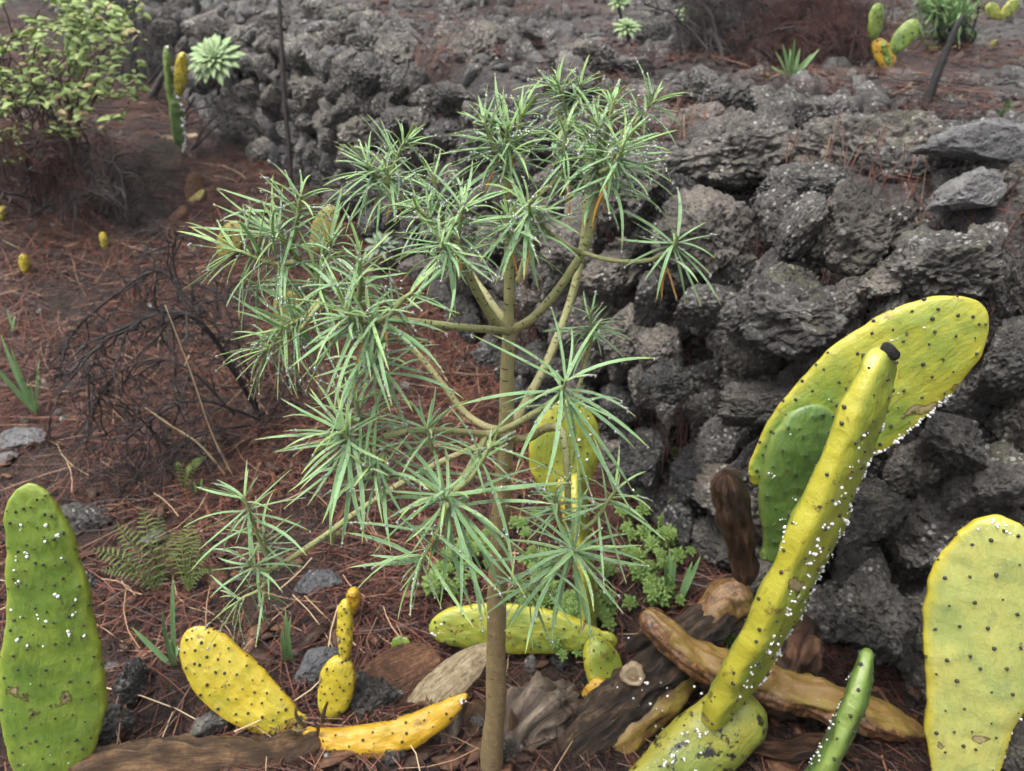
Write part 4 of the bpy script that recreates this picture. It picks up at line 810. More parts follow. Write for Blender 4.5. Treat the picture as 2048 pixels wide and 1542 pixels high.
pad(c2, 'pad_gold', (606, 1474, .90), (936, 1390, .92), 66, .034, (0, -.8, .6), rows=10, cols=3, size=.0028, side_bend=.12, wide=.45, basew=.7, rot=lambda t, a: .8*np.clip(1-t, .3, 1)*np.clip(np.cos(a)*1.6, 0, 1)+.32*(t > .95)+.25*(t < .12), label='golden pad curved upward and rotting brown underneath', wool=[(.94, 1, -.9, .9, 1, 5, .002)])
o, _ = log(c2, 'dry_stem', [(118, 1575, .83), (230, 1535, .84), (360, 1526, .85), (500, 1524, .86), (590, 1505, .88), (650, 1470, .90)], [44, 42, 44, 42, 38, 22], 'dry_stem', 28, 12, .26, label='fibrous brown dried stem along the bottom edge')
for q in range(7):
    a_ = (random.uniform(560, 650), random.uniform(1440, 1490), .895); b2 = (a_[0]+random.uniform(-20, 60), a_[1]+random.uniform(-45, 60), .89+random.uniform(-.02, .02)); log(c2, 'fibre', [a_, ((a_[0]+b2[0])/2+random.uniform(-8, 8), (a_[1]+b2[1])/2, .885), b2], [5, 4, 2], 'straw' if q % 2 else 'dry_stem', 6, 3, .2, 4)
# --- clump behind the trunk
c3 = thing('prickly_pear', 'lime and yellow prickly pear growing right behind the shrub trunk', 'cactus', foot_of((1190, 1310, 1.1)), 'prickly pear clumps')
pad(c3, 'pad_lime', (1235, 1285, 1.09), (858, 1254, 1.12), 104, .034, (0, -1, .3), rows=13, cols=4, size=.0028, wide=.62, label='lime pad lying on edge behind the trunk', wool=[(.93, 1, -.7, .7, 1, 6, .0022), (.93, 1, -.7, .7, -1, 6, .0022)], side_bend=.03)
pad(c3, 'pad_lime', (1185, 1300, 1.13), (1150, 945, 1.24), 130, .034, (.97, -.2, 0), rows=9, cols=4, size=.0022)
pad(c3, 'pad_yellow', (1150, 1110, 1.2), (1122, 935, 1.26), 90, .026, (1, -.2, 0), rows=5, cols=3, size=.002)
pad(c3, 'pad_lime', (1122, 995, 1.24), (1136, 796, 1.28), 142, .036, (.1, -1, .2), rows=8, cols=5, size=.0024, wide=.5, wool=[(.4, .9, -.2, .8, 1, 14, .0024), (.4, .9, -.2, .8, -1, 14, .0024)], label='wide lime pad with pale wool seen through the leaves')
pad(c3, 'pad_lime', (1245, 1440, 1.0), (1185, 1275, 1.08), 76, .04, (.4, -1, .4), rows=6, cols=4, size=.0022, basew=.7)
pad(c3, 'pad_gold', (1160, 1450, .98), (1205, 1358, 1.02), 50, .02, (-.5, -1, .4), rows=4, cols=3, size=.002, label='small yellow pad with an orange tip')
pad(c3, 'pad_yellow', (1330, 1530, .93), (1235, 1430, .96), 80, .03, (.3, -1, .4), rows=5, cols=3, size=.002)
# --- the big clump on the right
c4 = thing('prickly_pear', 'big yellow-green prickly pear clump with pads leaning right, in front of the wall', 'cactus', foot_of((1420, 1560, .86)), 'prickly pear clumps')
pad(c4, 'pad_fade', (1505, 968, 1.06), (1962, 606, 1.05), 232, .030, (-.1, -1, .3), rows=12, cols=6, size=.0030, wide=.56, basew=.22, p=1.9, label='long pale lime pad lying behind, its lower edge furred white',
    wool=[(.34, .74, .955, 1, 1, 60, .0024), (.34, .74, .955, 1, -1, 60, .0024), (.3, .9, -.5, .5, 1, 24, .0012)])
pad(c4, 'pad_deep', (1562, 1125, 1.0), (1625, 808, 1.01), 150, .030, (0, -1, .1), rows=9, cols=5, size=.0022, wide=.6, basew=.6, label='small deep green pad tucked behind', wool=[(.1, .9, -.9, .9, 1, 8, .0022), (.1, .9, -.9, .9, -1, 8, .0022)])
big_o, big = pad(c4, 'pad_lime', (1432, 1440, .87), (1770, 694, .93), 178, .050, (.64, -.77, -.05), rows=15, cols=4, size=.0032, tab=[(0, .45), (.03, .62), (.10, .80), (.25, .96), (.42, 1.), (.6, .94), (.78, .80), (.9, .66), (.96, .52), (.99, .34), (1, .1)], box=.5, bend=.025, label='tall thick pad seen edge on, dotted with black areoles',
    wool=[(.12, .86, -.75, -.3, 1, 60, .0027), (.12, .86, .3, .75, 1, 60, .0027), (.2, .7, .2, .95, 1, 30, .0016), (.55, .62, -1, -.9, -1, 8, .003)], spine=.2)
log(big_o, 'dry_tip', [(1762, 700, .93), (1780, 706, .92), (1798, 716, .915)], [16, 15, 9], 'char', 10, 6, .5, 5)
pad(c4, 'pad_scab', (1270, 1625, .81), (1512, 1398, .90), 150, .085, (.2, -1, .6), rows=4, cols=4, size=.003, wide=.5, basew=.85, p=3.2, box=.9, label='squat lower joint blotched with black scabs', wool=[(.0, .5, -.9, .2, 1, 30, .0024), (.1, .95, .3, .9, -1, 26, .0024), (.1, .95, -.9, -.3, 1, 26, .0024)])
cut = at(1447, 1445, .86)
log(c4, 'brown_stub', [(1495, 1165, 1.03), (1478, 1080, 1.02), (1462, 1000, 1.0), (1452, 945, .99)], [26, 30, 33, 26], 'brown_pad', 30, 10, .24, label='brown withered stub standing behind the big pad')
log(c4, 'shrivelled_pad', [(1288, 1222, 1.03), (1340, 1275, 1.0), (1430, 1335, .97), (1540, 1372, .95), (1660, 1405, .93), (1780, 1445, .92), (1852, 1472, .92)], [26, 34, 38, 40, 42, 36, 16], 'pad_rot', 40, 10, .24, flat=.8, rot=lambda t, u: .72-.66*np.clip(u, -.2, 1)+.2*(t < .1), label='long shrivelled pad, brown below and yellow along its top')
pad(c4, 'pad_deep', (1590, 1610, .79), (1738, 1298, .86), 150, .036, (.80, -.60, .0), rows=10, cols=3, size=.0030, wide=.45, basew=.7, bend=.05, label='narrow curved green pad pointing up', wool=[(.05, .8, .2, .9, -1, 30, .0024), (.1, .7, -.9, -.2, -1, 16, .0022)])
# dark woody stem
c5 = thing('woody_cactus', 'thick dark woody cactus stem slanting up right, with pale round break scars', 'cactus', foot_of((1110, 1560, .9)))
log(c5, 'stem', [(1080, 1570, .88), (1160, 1475, .92), (1240, 1405, .96), (1320, 1335, 1.0), (1400, 1262, 1.06), (1500, 1180, 1.13)], [46, 48, 46, 44, 44, 34], 'dark_stem', 40, 11, .24)
log(c5, 'live_side', [(1150, 1560, .885), (1240, 1470, .93), (1320, 1400, .975), (1400, 1320, 1.03)], [34, 40, 40, 30], 'pad_rot', 26, 8, .18, rot=lambda t, u: .38+0*t, label='yellow living flank under the dark bark')
cut_end(c5, at(1266, 1352, .955), (-.15, -1, .35), 23*mpp(at(1262, 1342, .93))); cut_end(c5, at(1172, 1486, .90), (-.1, -1, .45), 19*mpp(at(1170, 1480, .875)))
V, Fc = scatter(np.array([np.array(at(random.gauss(1300, 60), random.gauss(1400, 45), .93)) for _ in range(34)]), rng.uniform(.001, .0032, 34), ICO1, .15); mb = MB(); mb.add(V, Fc); mb.build('cochineal_wool', 'wool', c5, kind='stuff')
c6 = thing('decaying_stem', 'rotten orange-black cactus stump between the big pad and the wall foot', 'cactus', foot_of((1560, 1400, 1.0)))
log(c6, 'stump', [(1520, 1420, .98), (1570, 1340, 1.02), (1600, 1270, 1.06), (1625, 1240, 1.08)], [58, 52, 38, 22], 'brown_pad', 30, 9, .42)
log(c6, 'broken_knob', [(1606, 1330, .99), (1622, 1292, 1.0), (1628, 1276, 1.0)], [10, 18, 12], 'orange_pad', 12, 5, .2)
log(c6, 'fallen_piece', [(1400, 1260, 1.06), (1450, 1205, 1.1), (1505, 1190, 1.1)], [34, 40, 30], 'pad_rot', 24, 8, .22, rot=lambda t, u: .46+0*t)
# right edge pad
c7 = thing('prickly_pear', 'large pale yellow cactus pad with black areoles, cut by the right edge', 'cactus', foot_of((1905, 1640, .78)), 'prickly pear clumps')
pad(c7, 'pad_pale', (1908, 1660, .76), (2000, 1030, .89), 222, .032, (-.3, -1, .2), rows=12, cols=5, size=.0030, spine=.6, tab=[(0, .3), (.1, .42), (.19, .54), (.41, .78), (.57, .93), (.7, 1), (.8, .95), (.88, .80), (.94, .58), (.98, .32), (1, .03)], wool=[(.955, 1, -.9, .5, 1, 12, .002), (.2, .8, .97, 1, 1, 10, .0018)], label='pale yellow pad with a golden rim')
# --- dried pads and husks
h1 = thing('dried_pad', 'pale straw-coloured dried cactus pad lying left of the trunk', 'dried cactus pad', foot_of((800, 1440, .98)))
pad(h1, 'husk', (786, 1452, .96), (985, 1288, 1.06), 72, .010, (.25, -.8, .8), rows=0, wide=.55, p=1.8, bend=.04, name='husk')
h2 = thing('dried_pad', 'curled dark brown dried pad beside the pale straw-coloured one', 'dried cactus pad', foot_of((790, 1390, 1.02)))
pad(h2, 'brown_pad', (716, 1380, .98), (880, 1316, 1.06), 120, .016, (.1, -.5, 1), rows=0, bend=-.10, wide=.55, name='husk')
h3 = thing('withered_stump', 'tan fibrous withered stump just right of the trunk foot', 'cactus stump', foot_of((1070, 1520, .92)))
log(h3, 'stump', [(1150, 1392, 1.02), (1105, 1420, .98), (1055, 1455, .94), (1025, 1520, .90), (1010, 1600, .86)], [34, 60, 62, 52, 40], 'tan_stump', 40, 14, .38)
h4 = thing('withered_stump', 'narrow grey twisted dead stem left of the trunk foot', 'cactus stump', foot_of((890, 1560, .88)))
log(h4, 'stem', [(880, 1570, .88), (888, 1500, .91), (905, 1440, .94), (928, 1395, .97)], [24, 26, 20, 12], 'tan_stump', 18, 9, .35)
log(h4, 'offshoot', [(905, 1500, .92), (945, 1455, .95), (960, 1400, .99)], [30, 34, 22], 'dry_stem', 18, 9, .3)
h5 = thing('dried_pad', 'dark shrivelled pad under the curved golden pad', 'dried cactus pad', foot_of((770, 1540, .88)))
pad(h5, 'brown_pad', (700, 1545, .87), (860, 1510, .88), 60, .018, (0, -.6, 1), rows=0, bend=-.08, name='husk')
# more withered stems heaped about the trunk foot
def wither(label, pts, rpx, m, sides=20, rough=.34): c = thing('dead_wood', label, 'dead wood', foot_of(pts[0]), 'withered stems round the trunk foot'); log(c, 'stem', pts, rpx, m, sides, 10, rough)
wither('thin grey split stem crossing left of the trunk foot', [(700, 1500, .90), (770, 1470, .92), (850, 1462, .93), (935, 1440, .96)], [10, 15, 14, 8], 'tan_stump')
wither('brown hollow stem end pointing left under the pale dried pad', [(745, 1438, .95), (810, 1425, .97), (880, 1400, 1.0)], [16, 20, 14], 'brown_pad')
wither('short tan splinter leaning on the trunk foot from the right', [(1060, 1560, .87), (1035, 1490, .90), (1022, 1420, .93)], [13, 14, 7], 'dry_stem')
wither('grey-brown stick under the dark woody stem', [(1110, 1500, .90), (1190, 1530, .88), (1280, 1535, .87)], [14, 16, 10], 'tan_stump')
wither('curled brown stem lying below the shrivelled pad', [(1480, 1480, .90), (1560, 1500, .88), (1650, 1490, .88), (1720, 1510, .87)], [16, 20, 18, 9], 'brown_pad')
wither('dark twisted stem right of the lime pad foot', [(1250, 1300, 1.08), (1310, 1265, 1.1), (1380, 1240, 1.12)], [14, 17, 10], 'dark_stem')
wither('thin pale stem lying across the litter under the leaning yellow pad', [(330, 1475, .92), (410, 1485, .91), (500, 1478, .91)], [6, 9, 5], 'tan_stump')
fr = thing('cactus_fruit', 'small orange cactus fruit with a tufted crown on the litter', 'fruit', foot_of((706, 1225, 1.2)))
pad(fr, 'pad_gold', (704, 1224, 1.2), (708, 1178, 1.2), 30, .028, FRONT, rows=5, cols=3, size=.0015, basew=.6, name='body')
g1 = thing('cactus_seedling', 'tiny bright green cactus pad above the pale dried pad', 'cactus', foot_of((800, 1310, 1.1)))
pad(g1, 'pad_green', (806, 1312, 1.08), (798, 1272, 1.1), 38, .012, FRONT, rows=4, cols=3, size=.001)

# --- far cacti: (label, pads)
def far_cactus(label, base, specs, cat='cactus', name='prickly_pear', group='far prickly pears', dy=0.):
    g_ = ground(*base); Yg = g_.y+dy; c = thing(name, label, cat, tuple(g_), group)
    for (m, b, t, wp, th, facing, rows, cols, kw) in specs: pad(c, m, (b[0], b[1], Yg+(b[2] if len(b) > 2 else 0)), (t[0], t[1], Yg+(t[2] if len(t) > 2 else 0)), wp, th, facing, rows=rows, cols=cols, size=kw.pop('size', .004), spine=0, **kw)
    return c
far_cactus('slender two-padded cactus standing on the needle slope at upper left', (362, 312), [
    ('pad_deep', (362, 315), (350, 185), 27, .04, (.5, -1, 0), 9, 3, dict(basew=.5, wool=[(.1, 1, .5, .95, 1, 40, .006)])), ('pad_yellow', (357, 195), (366, 104), 25, .04, (.4, -1, 0), 6, 3, {}), ('pad_deep', (346, 235), (332, 92), 17, .04, (1, -.4, 0), 6, 2, dict(basew=.6, wool=[(.1, 1, .2, .95, 1, 20, .005)]))])
far_cactus('single oval green pad rising behind the leafy bush', (150, 215), [('pad_deep', (152, 160), (154, 48), 46, .03, FRONT, 6, 4, {})])
far_cactus('narrow yellow pad behind the slender two-padded cactus', (322, 140), [('pad_yellow', (322, 142), (312, 63), 17, .04, (.8, -1, 0), 6, 2, dict(basew=.6))])
far_cactus('mottled yellow pad showing behind the left leaf tufts', (470, 515), [('pad_dull', (440, 520), (480, 445), 50, .03, FRONT, 6, 4, dict(size=.005))])
far_cactus('upright yellow pad behind the upper left branch', (640, 505), [('pad_dull', (628, 510), (668, 412), 50, .03, FRONT, 5, 4, dict(size=.003))])
far_cactus('pale yellow pad half hidden behind the left leaf tufts', (572, 660), [('pad_dull', (575, 662), (578, 580), 56, .03, FRONT, 3, 3, dict(size=.004))])
far_cactus('stubby yellow sprout alone on the needle litter', (210, 500), [('pad_yellow', (212, 502), (204, 464), 15, .025, FRONT, 4, 2, dict(basew=.6, size=.003))])
far_cactus('yellow sprout beside an orange dried scrap, left edge', (50, 547), [('pad_yellow', (52, 548), (46, 508), 19, .03, FRONT, 4, 2, dict(basew=.6, size=.003))])
far_cactus('yellow sprout cut by the left edge', (4, 444), [('pad_yellow', (0, 444), (8, 412), 16, .03, FRONT, 4, 2, dict(basew=.6, size=.003))])
far_cactus('green cactus with an orange rotting pad, beyond the wall at upper right', (1786, 150), [
    ('pad_green', (1747, 84), (1756, 6), 34, .03, (.3, -1, 0), 5, 3, {}), ('pad_green', (1778, 110), (1834, 40), 38, .03, (-.3, -1, .1), 5, 3, {}), ('pad_gold', (1748, 78), (1784, 134), 40, .03, (.1, -1, .2), 4, 3, dict(rot=lambda t, a: .3*t)), ('pad_lime', (1782, 148), (1848, 160), 26, .03, (0, -1, .6), 4, 3, {}), ('pad_green', (1780, 150), (1762, 80), 18, .04, FRONT, 3, 2, {})])
far_cactus('pair of green pads at the very top right', (2000, 45), [('pad_lime', (1998, 38), (1976, 8), 24, .03, FRONT, 3, 3, {}), ('pad_lime', (2000, 38), (2036, 0), 26, .03, FRONT, 3, 3, {})])
far_cactus('thin yellow pad lying by the black stick beyond the wall', (1870, 105), [('pad_yellow', (1852, 96), (1890, 103), 11, .03, (0, -1, .5), 3, 2, {})])
far_cactus('stubby yellow pad right of the black stick beyond the wall', (1930, 100), [('pad_yellow', (1922, 102), (1936, 84), 18, .03, FRONT, 3, 2, {}), ('pad_lime', (1975, 105), (1992, 80), 12, .03, FRONT, 3, 2, {})])
far_cactus('small yellow pad at the foot of the grass tuft beyond the wall', (1525, 160), [('pad_yellow', (1520, 160), (1536, 146), 12, .03, FRONT, 2, 2, {})])
def far_husk(label, base, b, t, wp, m, facing=(0, -.6, 1), bend=-.06):
    g_ = ground(*base); c = thing('dried_pad', label, 'dried cactus pad', tuple(g_), 'dried pads on the slope'); pad(c, m, (b[0], b[1], g_.y), (t[0], t[1], g_.y+.05), wp, .02, facing, rows=0, bend=bend, name='husk')
far_husk('grey and orange dried pad upright on the needle slope', (385, 405), (378, 404), (398, 345), 36, 'brown_pad', (.5, -1, .3), -.12)
far_husk('yellowish dried scrap below the grey and orange one', (385, 410), (368, 408), (408, 380), 20, 'pad_dull', (0, -.6, 1), -.12)
far_husk('orange dried pad fragment lower on the needle slope', (355, 445), (338, 442), (372, 412), 24, 'brown_pad', (.3, -.6, 1), -.14)
far_husk('long tan dried pad lying behind the dead bush', (370, 675), (310, 672), (446, 650), 32, 'orange_pad')
far_husk('orange dried scrap beside a yellow sprout, left edge', (90, 565), (72, 566), (106, 556), 22, 'husk')
far_husk('tan scrap lying at the foot of the slender cactus', (350, 278), (316, 274), (396, 270), 16, 'husk')
far_husk('dark leathery pad half sunk in the needles below the slender cactus', (325, 345), (282, 312), (366, 312), 60, 'dark_stem', (0, -1, .4), -.04)

# ------------------------------------------------------------------ woody and leafy things
def branchy(mb, p, d, L, r_, depth, rr, spread=.6, grav=-.05, kids=(2, 4), sides=5, wig=.22, shrink=.62):
    n = 5; P = [np.array(p)]; d = unit(d)
    for k in range(n): d = unit(d+rr.normal(0, wig, 3)+np.array([0, 0, grav])); P.append(P[-1]+d*L/n)
    P = np.array(P); tube(mb, P, np.linspace(r_, r_*.55, n+1), sides if r_ > .002 else 3, False, 0, strip=float(rr.random()))
    if depth > 0:
        for _ in range(rr.integers(kids[0], kids[1]+1)):
            i = rr.integers(1, n+1); branchy(mb, P[i], unit(d+rr.normal(0, spread, 3)), L*shrink*rr.uniform(.7, 1.2), r_*.55, depth-1, rr, spread, grav, kids, sides, wig, shrink)
    return P
rr = np.random.default_rng(3)
# dead burnt bush, left of centre
db = thing('dead_bush', 'leafless charred bush with a dense tangle of black twigs, left of the shrub', 'dead bush', tuple(ground(520, 830)))
def limb(pts, r0, kids, L, parent=db, m='dead_twig', depth=2):
    mb = MB(); P = spline([np.array(at(*q)) for q in pts], 6); tube(mb, P, np.linspace(r0, r0*.4, len(P)), 7, False, .15, strip=.4)
    for _ in range(kids):
        i = rr.integers(len(P)//5, len(P)); t_ = unit(P[min(i+1, len(P)-1)]-P[i-1]); branchy(mb, P[i], unit(t_+rr.normal(0, .75, 3)), L*rr.uniform(.6, 1.2), max(.0026, r0*.42), depth, rr, .65, -.12, (2, 4), 4, .28)
    return mb.build('limb', m, parent)
limb([(520, 830, 1.95), (460, 730, 1.9), (430, 680, 1.88), (390, 635, 1.85), (330, 625, 1.82), (260, 650, 1.8), (190, 700, 1.78), (140, 760, 1.76)], 0.0079, 27, .17)
limb([(515, 825, 1.95), (440, 690, 2.0), (390, 640, 2.02), (345, 560, 2.05), (300, 545, 2.05), (230, 590, 2.02), (160, 650, 2.0), (100, 730, 1.98)], 0.0061, 27, .17)
limb([(500, 800, 2.0), (430, 650, 2.06), (370, 590, 2.1), (345, 520, 2.12), (350, 480, 2.12)], 0.0054, 20, .17)
limb([(525, 840, 1.9), (470, 820, 1.85), (400, 800, 1.8), (330, 820, 1.76), (250, 880, 1.72)], 0.0058, 23, .16)
limb([(520, 840, 1.95), (500, 760, 1.92), (480, 700, 1.92), (450, 610, 1.95), (420, 560, 1.98)], 0.0050, 20, .15)
limb([(530, 850, 1.92), (560, 800, 1.95), (580, 740, 1.98), (600, 690, 2.0)], 0.0043, 15, .13)
limb([(500, 850, 1.9), (440, 860, 1.82), (380, 880, 1.76), (320, 930, 1.7), (280, 960, 1.66)], 0.0043, 20, .14)
limb([(470, 830, 1.86), (380, 740, 1.82), (300, 720, 1.8), (220, 760, 1.76), (180, 850, 1.72)], 0.0043, 23, .15)

def leafy(V_=None): pass
def ovate(L=1., wd=.6, cup=.15, seg=5, pt=1.4):
    t = np.linspace(0, 1, seg+1); wf = np.maximum(.02, np.sin(np.pi*t**.8)**.8)*wd/2; P = np.stack([t, 0*t, cup*t*(1-t)*2-.12*t*t], -1)*L
    Vl, Vr, Vb = P+np.stack([0*t, wf, .18*wf], -1)*L, P+np.stack([0*t, -wf, .18*wf], -1)*L, P-np.array([0, 0, .025])*L; V = np.stack([Vl, P, Vr, Vb], 1).reshape(-1, 3); Fc = []
    for i in range(seg):
        a = i*4
        for j, k in ((0, 1), (1, 2), (2, 3), (3, 0)): Fc.append((a+j, a+k, a+4+k, a+4+j))
    return V, Fc, {'t': np.repeat(t, 4)*.8, 'edge': np.tile([.8, 0, .8, 0], seg+1), 'young': np.zeros(4*seg+4)}
def basis(d, up=(0, 0, 1)):
    x = unit(d); y = unit(np.cross(up, x)+1e-6); z = np.cross(x, y); return np.stack([x, y, z], 1)
def M4(p, Bm, s_): M_ = Matrix.Identity(4); b = np.asarray(Bm)*s_; return Matrix(((b[0][0], b[0][1], b[0][2], p[0]), (b[1][0], b[1][1], b[1][2], p[1]), (b[2][0], b[2][1], b[2][2], p[2]), (0, 0, 0, 1)))
def place(me, name, parent, M_): o = bpy.data.objects.new(name, me); C.objects.link(o); put(o, parent); o.matrix_basis = M_; return o
def lmesh(g, m, name='leaf'): me = mesh(name, g[0], g[1], g[2]); me.materials.append(MAT[m]); return me
# leafy bush, upper left
gb = ground(90, 335); lb = thing('leafy_bush', 'bush of small rounded light green leaves at the upper left corner', 'bush', tuple(gb))
LM = [lmesh(ovate(1, .66), 'bush_leaf'), lmesh(ovate(1, .58), 'bush_leaf'), lmesh(ovate(1, .5), 'bush_leaf_pale')]
mbr = MB(); twig_tips = []
for k in range(46):
    e = np.array(at(rr.uniform(-90, 270), rr.uniform(-40, 300), gb.y+rr.uniform(-.35, .35)))
    s0 = np.array(gb)+np.array([rr.uniform(-.25, .15), rr.uniform(-.1, .3), rr.uniform(0, .25)]); midp = (s0+e)/2+np.array([0, 0, .10]); P = spline([s0, midp, e], 5); P[1:-1] += rr.normal(0, .012, P[1:-1].shape); tube(mbr, P, np.linspace(.006, .002, len(P)), 5, False, 0, strip=.5); twig_tips.append(P)
mbr.build('stems', 'red_twig', lb)
spots_ = []
while len(spots_) < 1350:
    x, y = rr.uniform(-60, 285), rr.uniform(-30, 330)
    edge = 150+110*math.sin((y+60)/90)*.35+(120 if y < 210 else 120-(y-210)*1.0)
    clump = perlin(np.array([[x/42, y/42, 3.3]]))[0]
    if x > edge or clump < -.12+.10*max(0, (y-180)/80): continue
    spots_.append(np.array(at(x, y, gb.y+rr.uniform(-.38, .30))))
mb_rest = [MB(), MB(), MB()]
for i, p in enumerate(spots_):
    a_ = rr.uniform(0, 6.3); d = np.array([math.cos(a_), math.sin(a_), rr.uniform(-.5, .5)]); up = unit(np.array([0, -.35, 1])+rr.normal(0, .45, 3)); s_ = rr.uniform(.030, .058); k = 2 if rr.random() < .09 else int(rr.integers(0, 2)); Bm = basis(d, up)
    if i < 300: place(LM[k], 'leaf', lb, M4(p, Bm, s_))
    else:
        g = ovate(1, [.66, .58, .5][k]); mb_rest[k].add(g[0]@(Bm*s_).T+p, g[1], **g[2])
mb_rest[0].build('leaves', 'bush_leaf', lb, kind='stuff'); mb_rest[1].build('leaves', 'bush_leaf', lb, kind='stuff')
if mb_rest[2].n: mb_rest[2].build('leaves', 'bush_leaf_pale', lb, kind='stuff')

# dead brush: drooping needles and fine twigs on arching sticks
def brush(label, base, tops, m, n_need, L, name='dead_brush', cat='dead brush', wide=.0011, droop=.45, tang=.8):
    g_ = ground(*base); c = thing(name, label, cat, tuple(g_)); mb = MB(); mn = MB()
    for (tx, ty, dyy) in tops:
        e = np.array(at(tx, ty, g_.y+dyy)); s0 = np.array(g_)+rr.normal(0, .16, 3)*np.array([1, .5, 0])
        branchy(mb, s0, unit(e-s0+rr.normal(0, .1, 3)), np.linalg.norm(e-s0)*1.05, .008, 3, rr, .8, -.03, (2, 4), 4, .16, .5)
        P = spline([s0, (s0+e)/2+np.array([rr.normal(0, .05), 0, .08]), e, e+np.array([rr.normal(0, .12), rr.normal(0, .1), -.06])], 6); tube(mb, P, np.linspace(.008, .003, len(P)), 5, False, .1, strip=.6)
        for _ in range(n_need//14):
            i = rr.integers(2, len(P)); hub = P[i]+rr.normal(0, .07, 3); dr = unit(rr.normal(0, tang, 3)+np.array([0, 0, -droop])); tn = float(rr.random()*.62)
            for _ in range(14):
                d = unit(dr+rr.normal(0, .38, 3)); p = hub+rr.normal(0, .012, 3); l_ = L*rr.uniform(.5, 1.1); q = np.array([p, p+d*l_*.5, p+d*l_*.9+np.array([0, 0, -.22*l_])]); tube(mn, q+rr.normal(0, .005, (3, 3)), [wide, wide, wide*.6], 3, False, 0, strip=float(rr.random()), tint=min(.93, tn+rr.uniform(0, .15)))
    mb.build('sticks', 'twig', c, kind='stuff'); mn.build('needles', m, c, kind='stuff'); return c
brush('dark tangle of dead twigs and needles under the leafy bush', (110, 430), [(20, 300, .0), (70, 285, -.1), (120, 280, 0), (170, 285, .1), (60, 340, -.1)], 'needle', 200, .22, tang=1., droop=.2)
brush('dark tangle of dead twigs right of the leafy bush', (225, 440), [(190, 320, 0), (235, 330, .05), (265, 350, 0)], 'twig', 150, .2, tang=1., droop=.2)
brush('dark dead brush behind the slender cactus at the top', (285, 160), [(230, 40, 0), (260, 60, .1), (300, 70, 0), (330, 95, 0), (240, 90, .1)], 'twig', 200, .26, tang=.9)
brush('rust-brown dead pine branch beyond the wall, nearest the pale rosette', (1500, 118), [(1440, 30, .1), (1490, -5, .2), (1530, 20, .1), (1510, 80, -.1)], 'needle', 620, .17, 'dead_pine_branch', cat='dead branch', wide=.0008, tang=.85, droop=.4)
brush('rust-brown dead pine branch beyond the wall, above the grass tuft', (1590, 125), [(1560, 20, .1), (1600, -5, .2), (1630, 30, .1), (1590, 90, -.1), (1640, 100, -.05)], 'needle', 620, .17, 'dead_pine_branch', cat='dead branch', wide=.0008, tang=.85, droop=.4)
brush('rust-brown dead pine branch beyond the wall, beside the green cactus', (1650, 118), [(1640, 10, .1), (1670, 0, .2), (1670, 50, .1), (1650, 100, -.1), (1690, 110, 0)], 'needle', 620, .17, 'dead_pine_branch', cat='dead branch', wide=.0008, tang=.85, droop=.4)
brush('grey withered brush left of the rust-brown pine branches', (1430, 130), [(1400, 10, .1), (1430, -10, .2), (1460, 10, .1)], 'twig', 260, .26, tang=.8)
brush('grey dry tuft at the foot of the wall behind the upper left twigs', (465, 310), [(440, 215, 0), (460, 225, 0), (480, 230, 0)], 'twig', 120, .22)

# upright dead herb with pale seed heads behind the trunk
gh = ground(1075, 790); hb = thing('dried_herb', 'dry brown herb with pale seed heads behind the trunk', 'dried herb', tuple(gh)); mb, ms = MB(), MB()
for k in range(46):
    e = np.array(at(rr.uniform(1000, 1130), rr.uniform(470, 740), gh.y+rr.uniform(-.06, .08))); s0 = np.array(gh)+rr.normal(0, .03, 3)*np.array([1, 1, 0]); P = spline([s0, (s0+e)/2+rr.normal(0, .012, 3), e], 5); tube(mb, P, np.linspace(.002, .0009, len(P)), 4, False, 0, strip=float(rr.random()))
    for q in range(9):
        p = P[rr.integers(3, len(P))]+rr.normal(0, .008, 3); V_, F_ = ICO1; ms.add(V_*rr.uniform(.0016, .0034)+p, F_, strip=float(rr.random()))
mb.build('stems', 'red_twig', hb); ms.build('seed_heads', 'tan_stump', hb, kind='stuff')
# fine red stalks at the foot of the wall
for (bx, by, label) in ((1330, 1010, 'thin red dry stalks at the wall foot beside the small rosettes'), (1390, 1040, 'wispy red stalks against the wall left of the brown stub'), (1020, 560, 'wispy dry stalks against the wall behind the trunk top')):
    g_ = ground(bx, by); c = thing('dry_stalks', label, 'dry stalks', tuple(g_), 'dry stalks by the wall'); mb = MB()
    for k in range(22):
        e = np.array(at(bx+rr.uniform(-60, 50), by-rr.uniform(90, 330), g_.y+rr.uniform(-.06, .03))); s0 = np.array(g_)+rr.normal(0, .05, 3)*np.array([1, .6, 0]); P = spline([s0, (s0+e)/2+rr.normal(0, .02, 3), e], 5); tube(mb, P, np.linspace(.0013, .0006, len(P)), 4, False, 0, strip=float(rr.random()))
    mb.build('stalks', 'red_twig', c, kind='stuff')

# sticks
def stick(label, pts, r_, base, m='char'):
    g_ = ground(*base); c = thing('dead_stick', label, 'stick', tuple(g_), 'bare sticks'); mb = MB(); P = spline([np.array(at(x, y, g_.y+(d[0] if d else 0))) for x, y, *d in pts], 8); P[0] = np.array(g_)-np.array([0, 0, .03]); tube(mb, P, np.linspace(r_, r_*.5, len(P)), 8, True, .2, strip=.5); mb.build('shaft', m, c); return c
stick('tall thin dead stick standing against the wall, upper left of the shrub', [(583, 395), (578, 300), (568, 180), (560, 40), (556, -60)], .015, (583, 395), 'twig')
stick('straight black stick rising out of the top left', [(271, 150), (270, 60), (268, -60)], .017, (271, 150))
stick('slanting black stick at the top beside the wall end', [(412, 110), (398, 50), (372, -60)], .015, (412, 110))
stick('charred pole leaning right beyond the wall at the upper right', [(1848, 222), (1868, 165), (1895, 95), (1915, 50), (1928, 30)], .015, (1848, 222))
gs = ground(520, 380); 
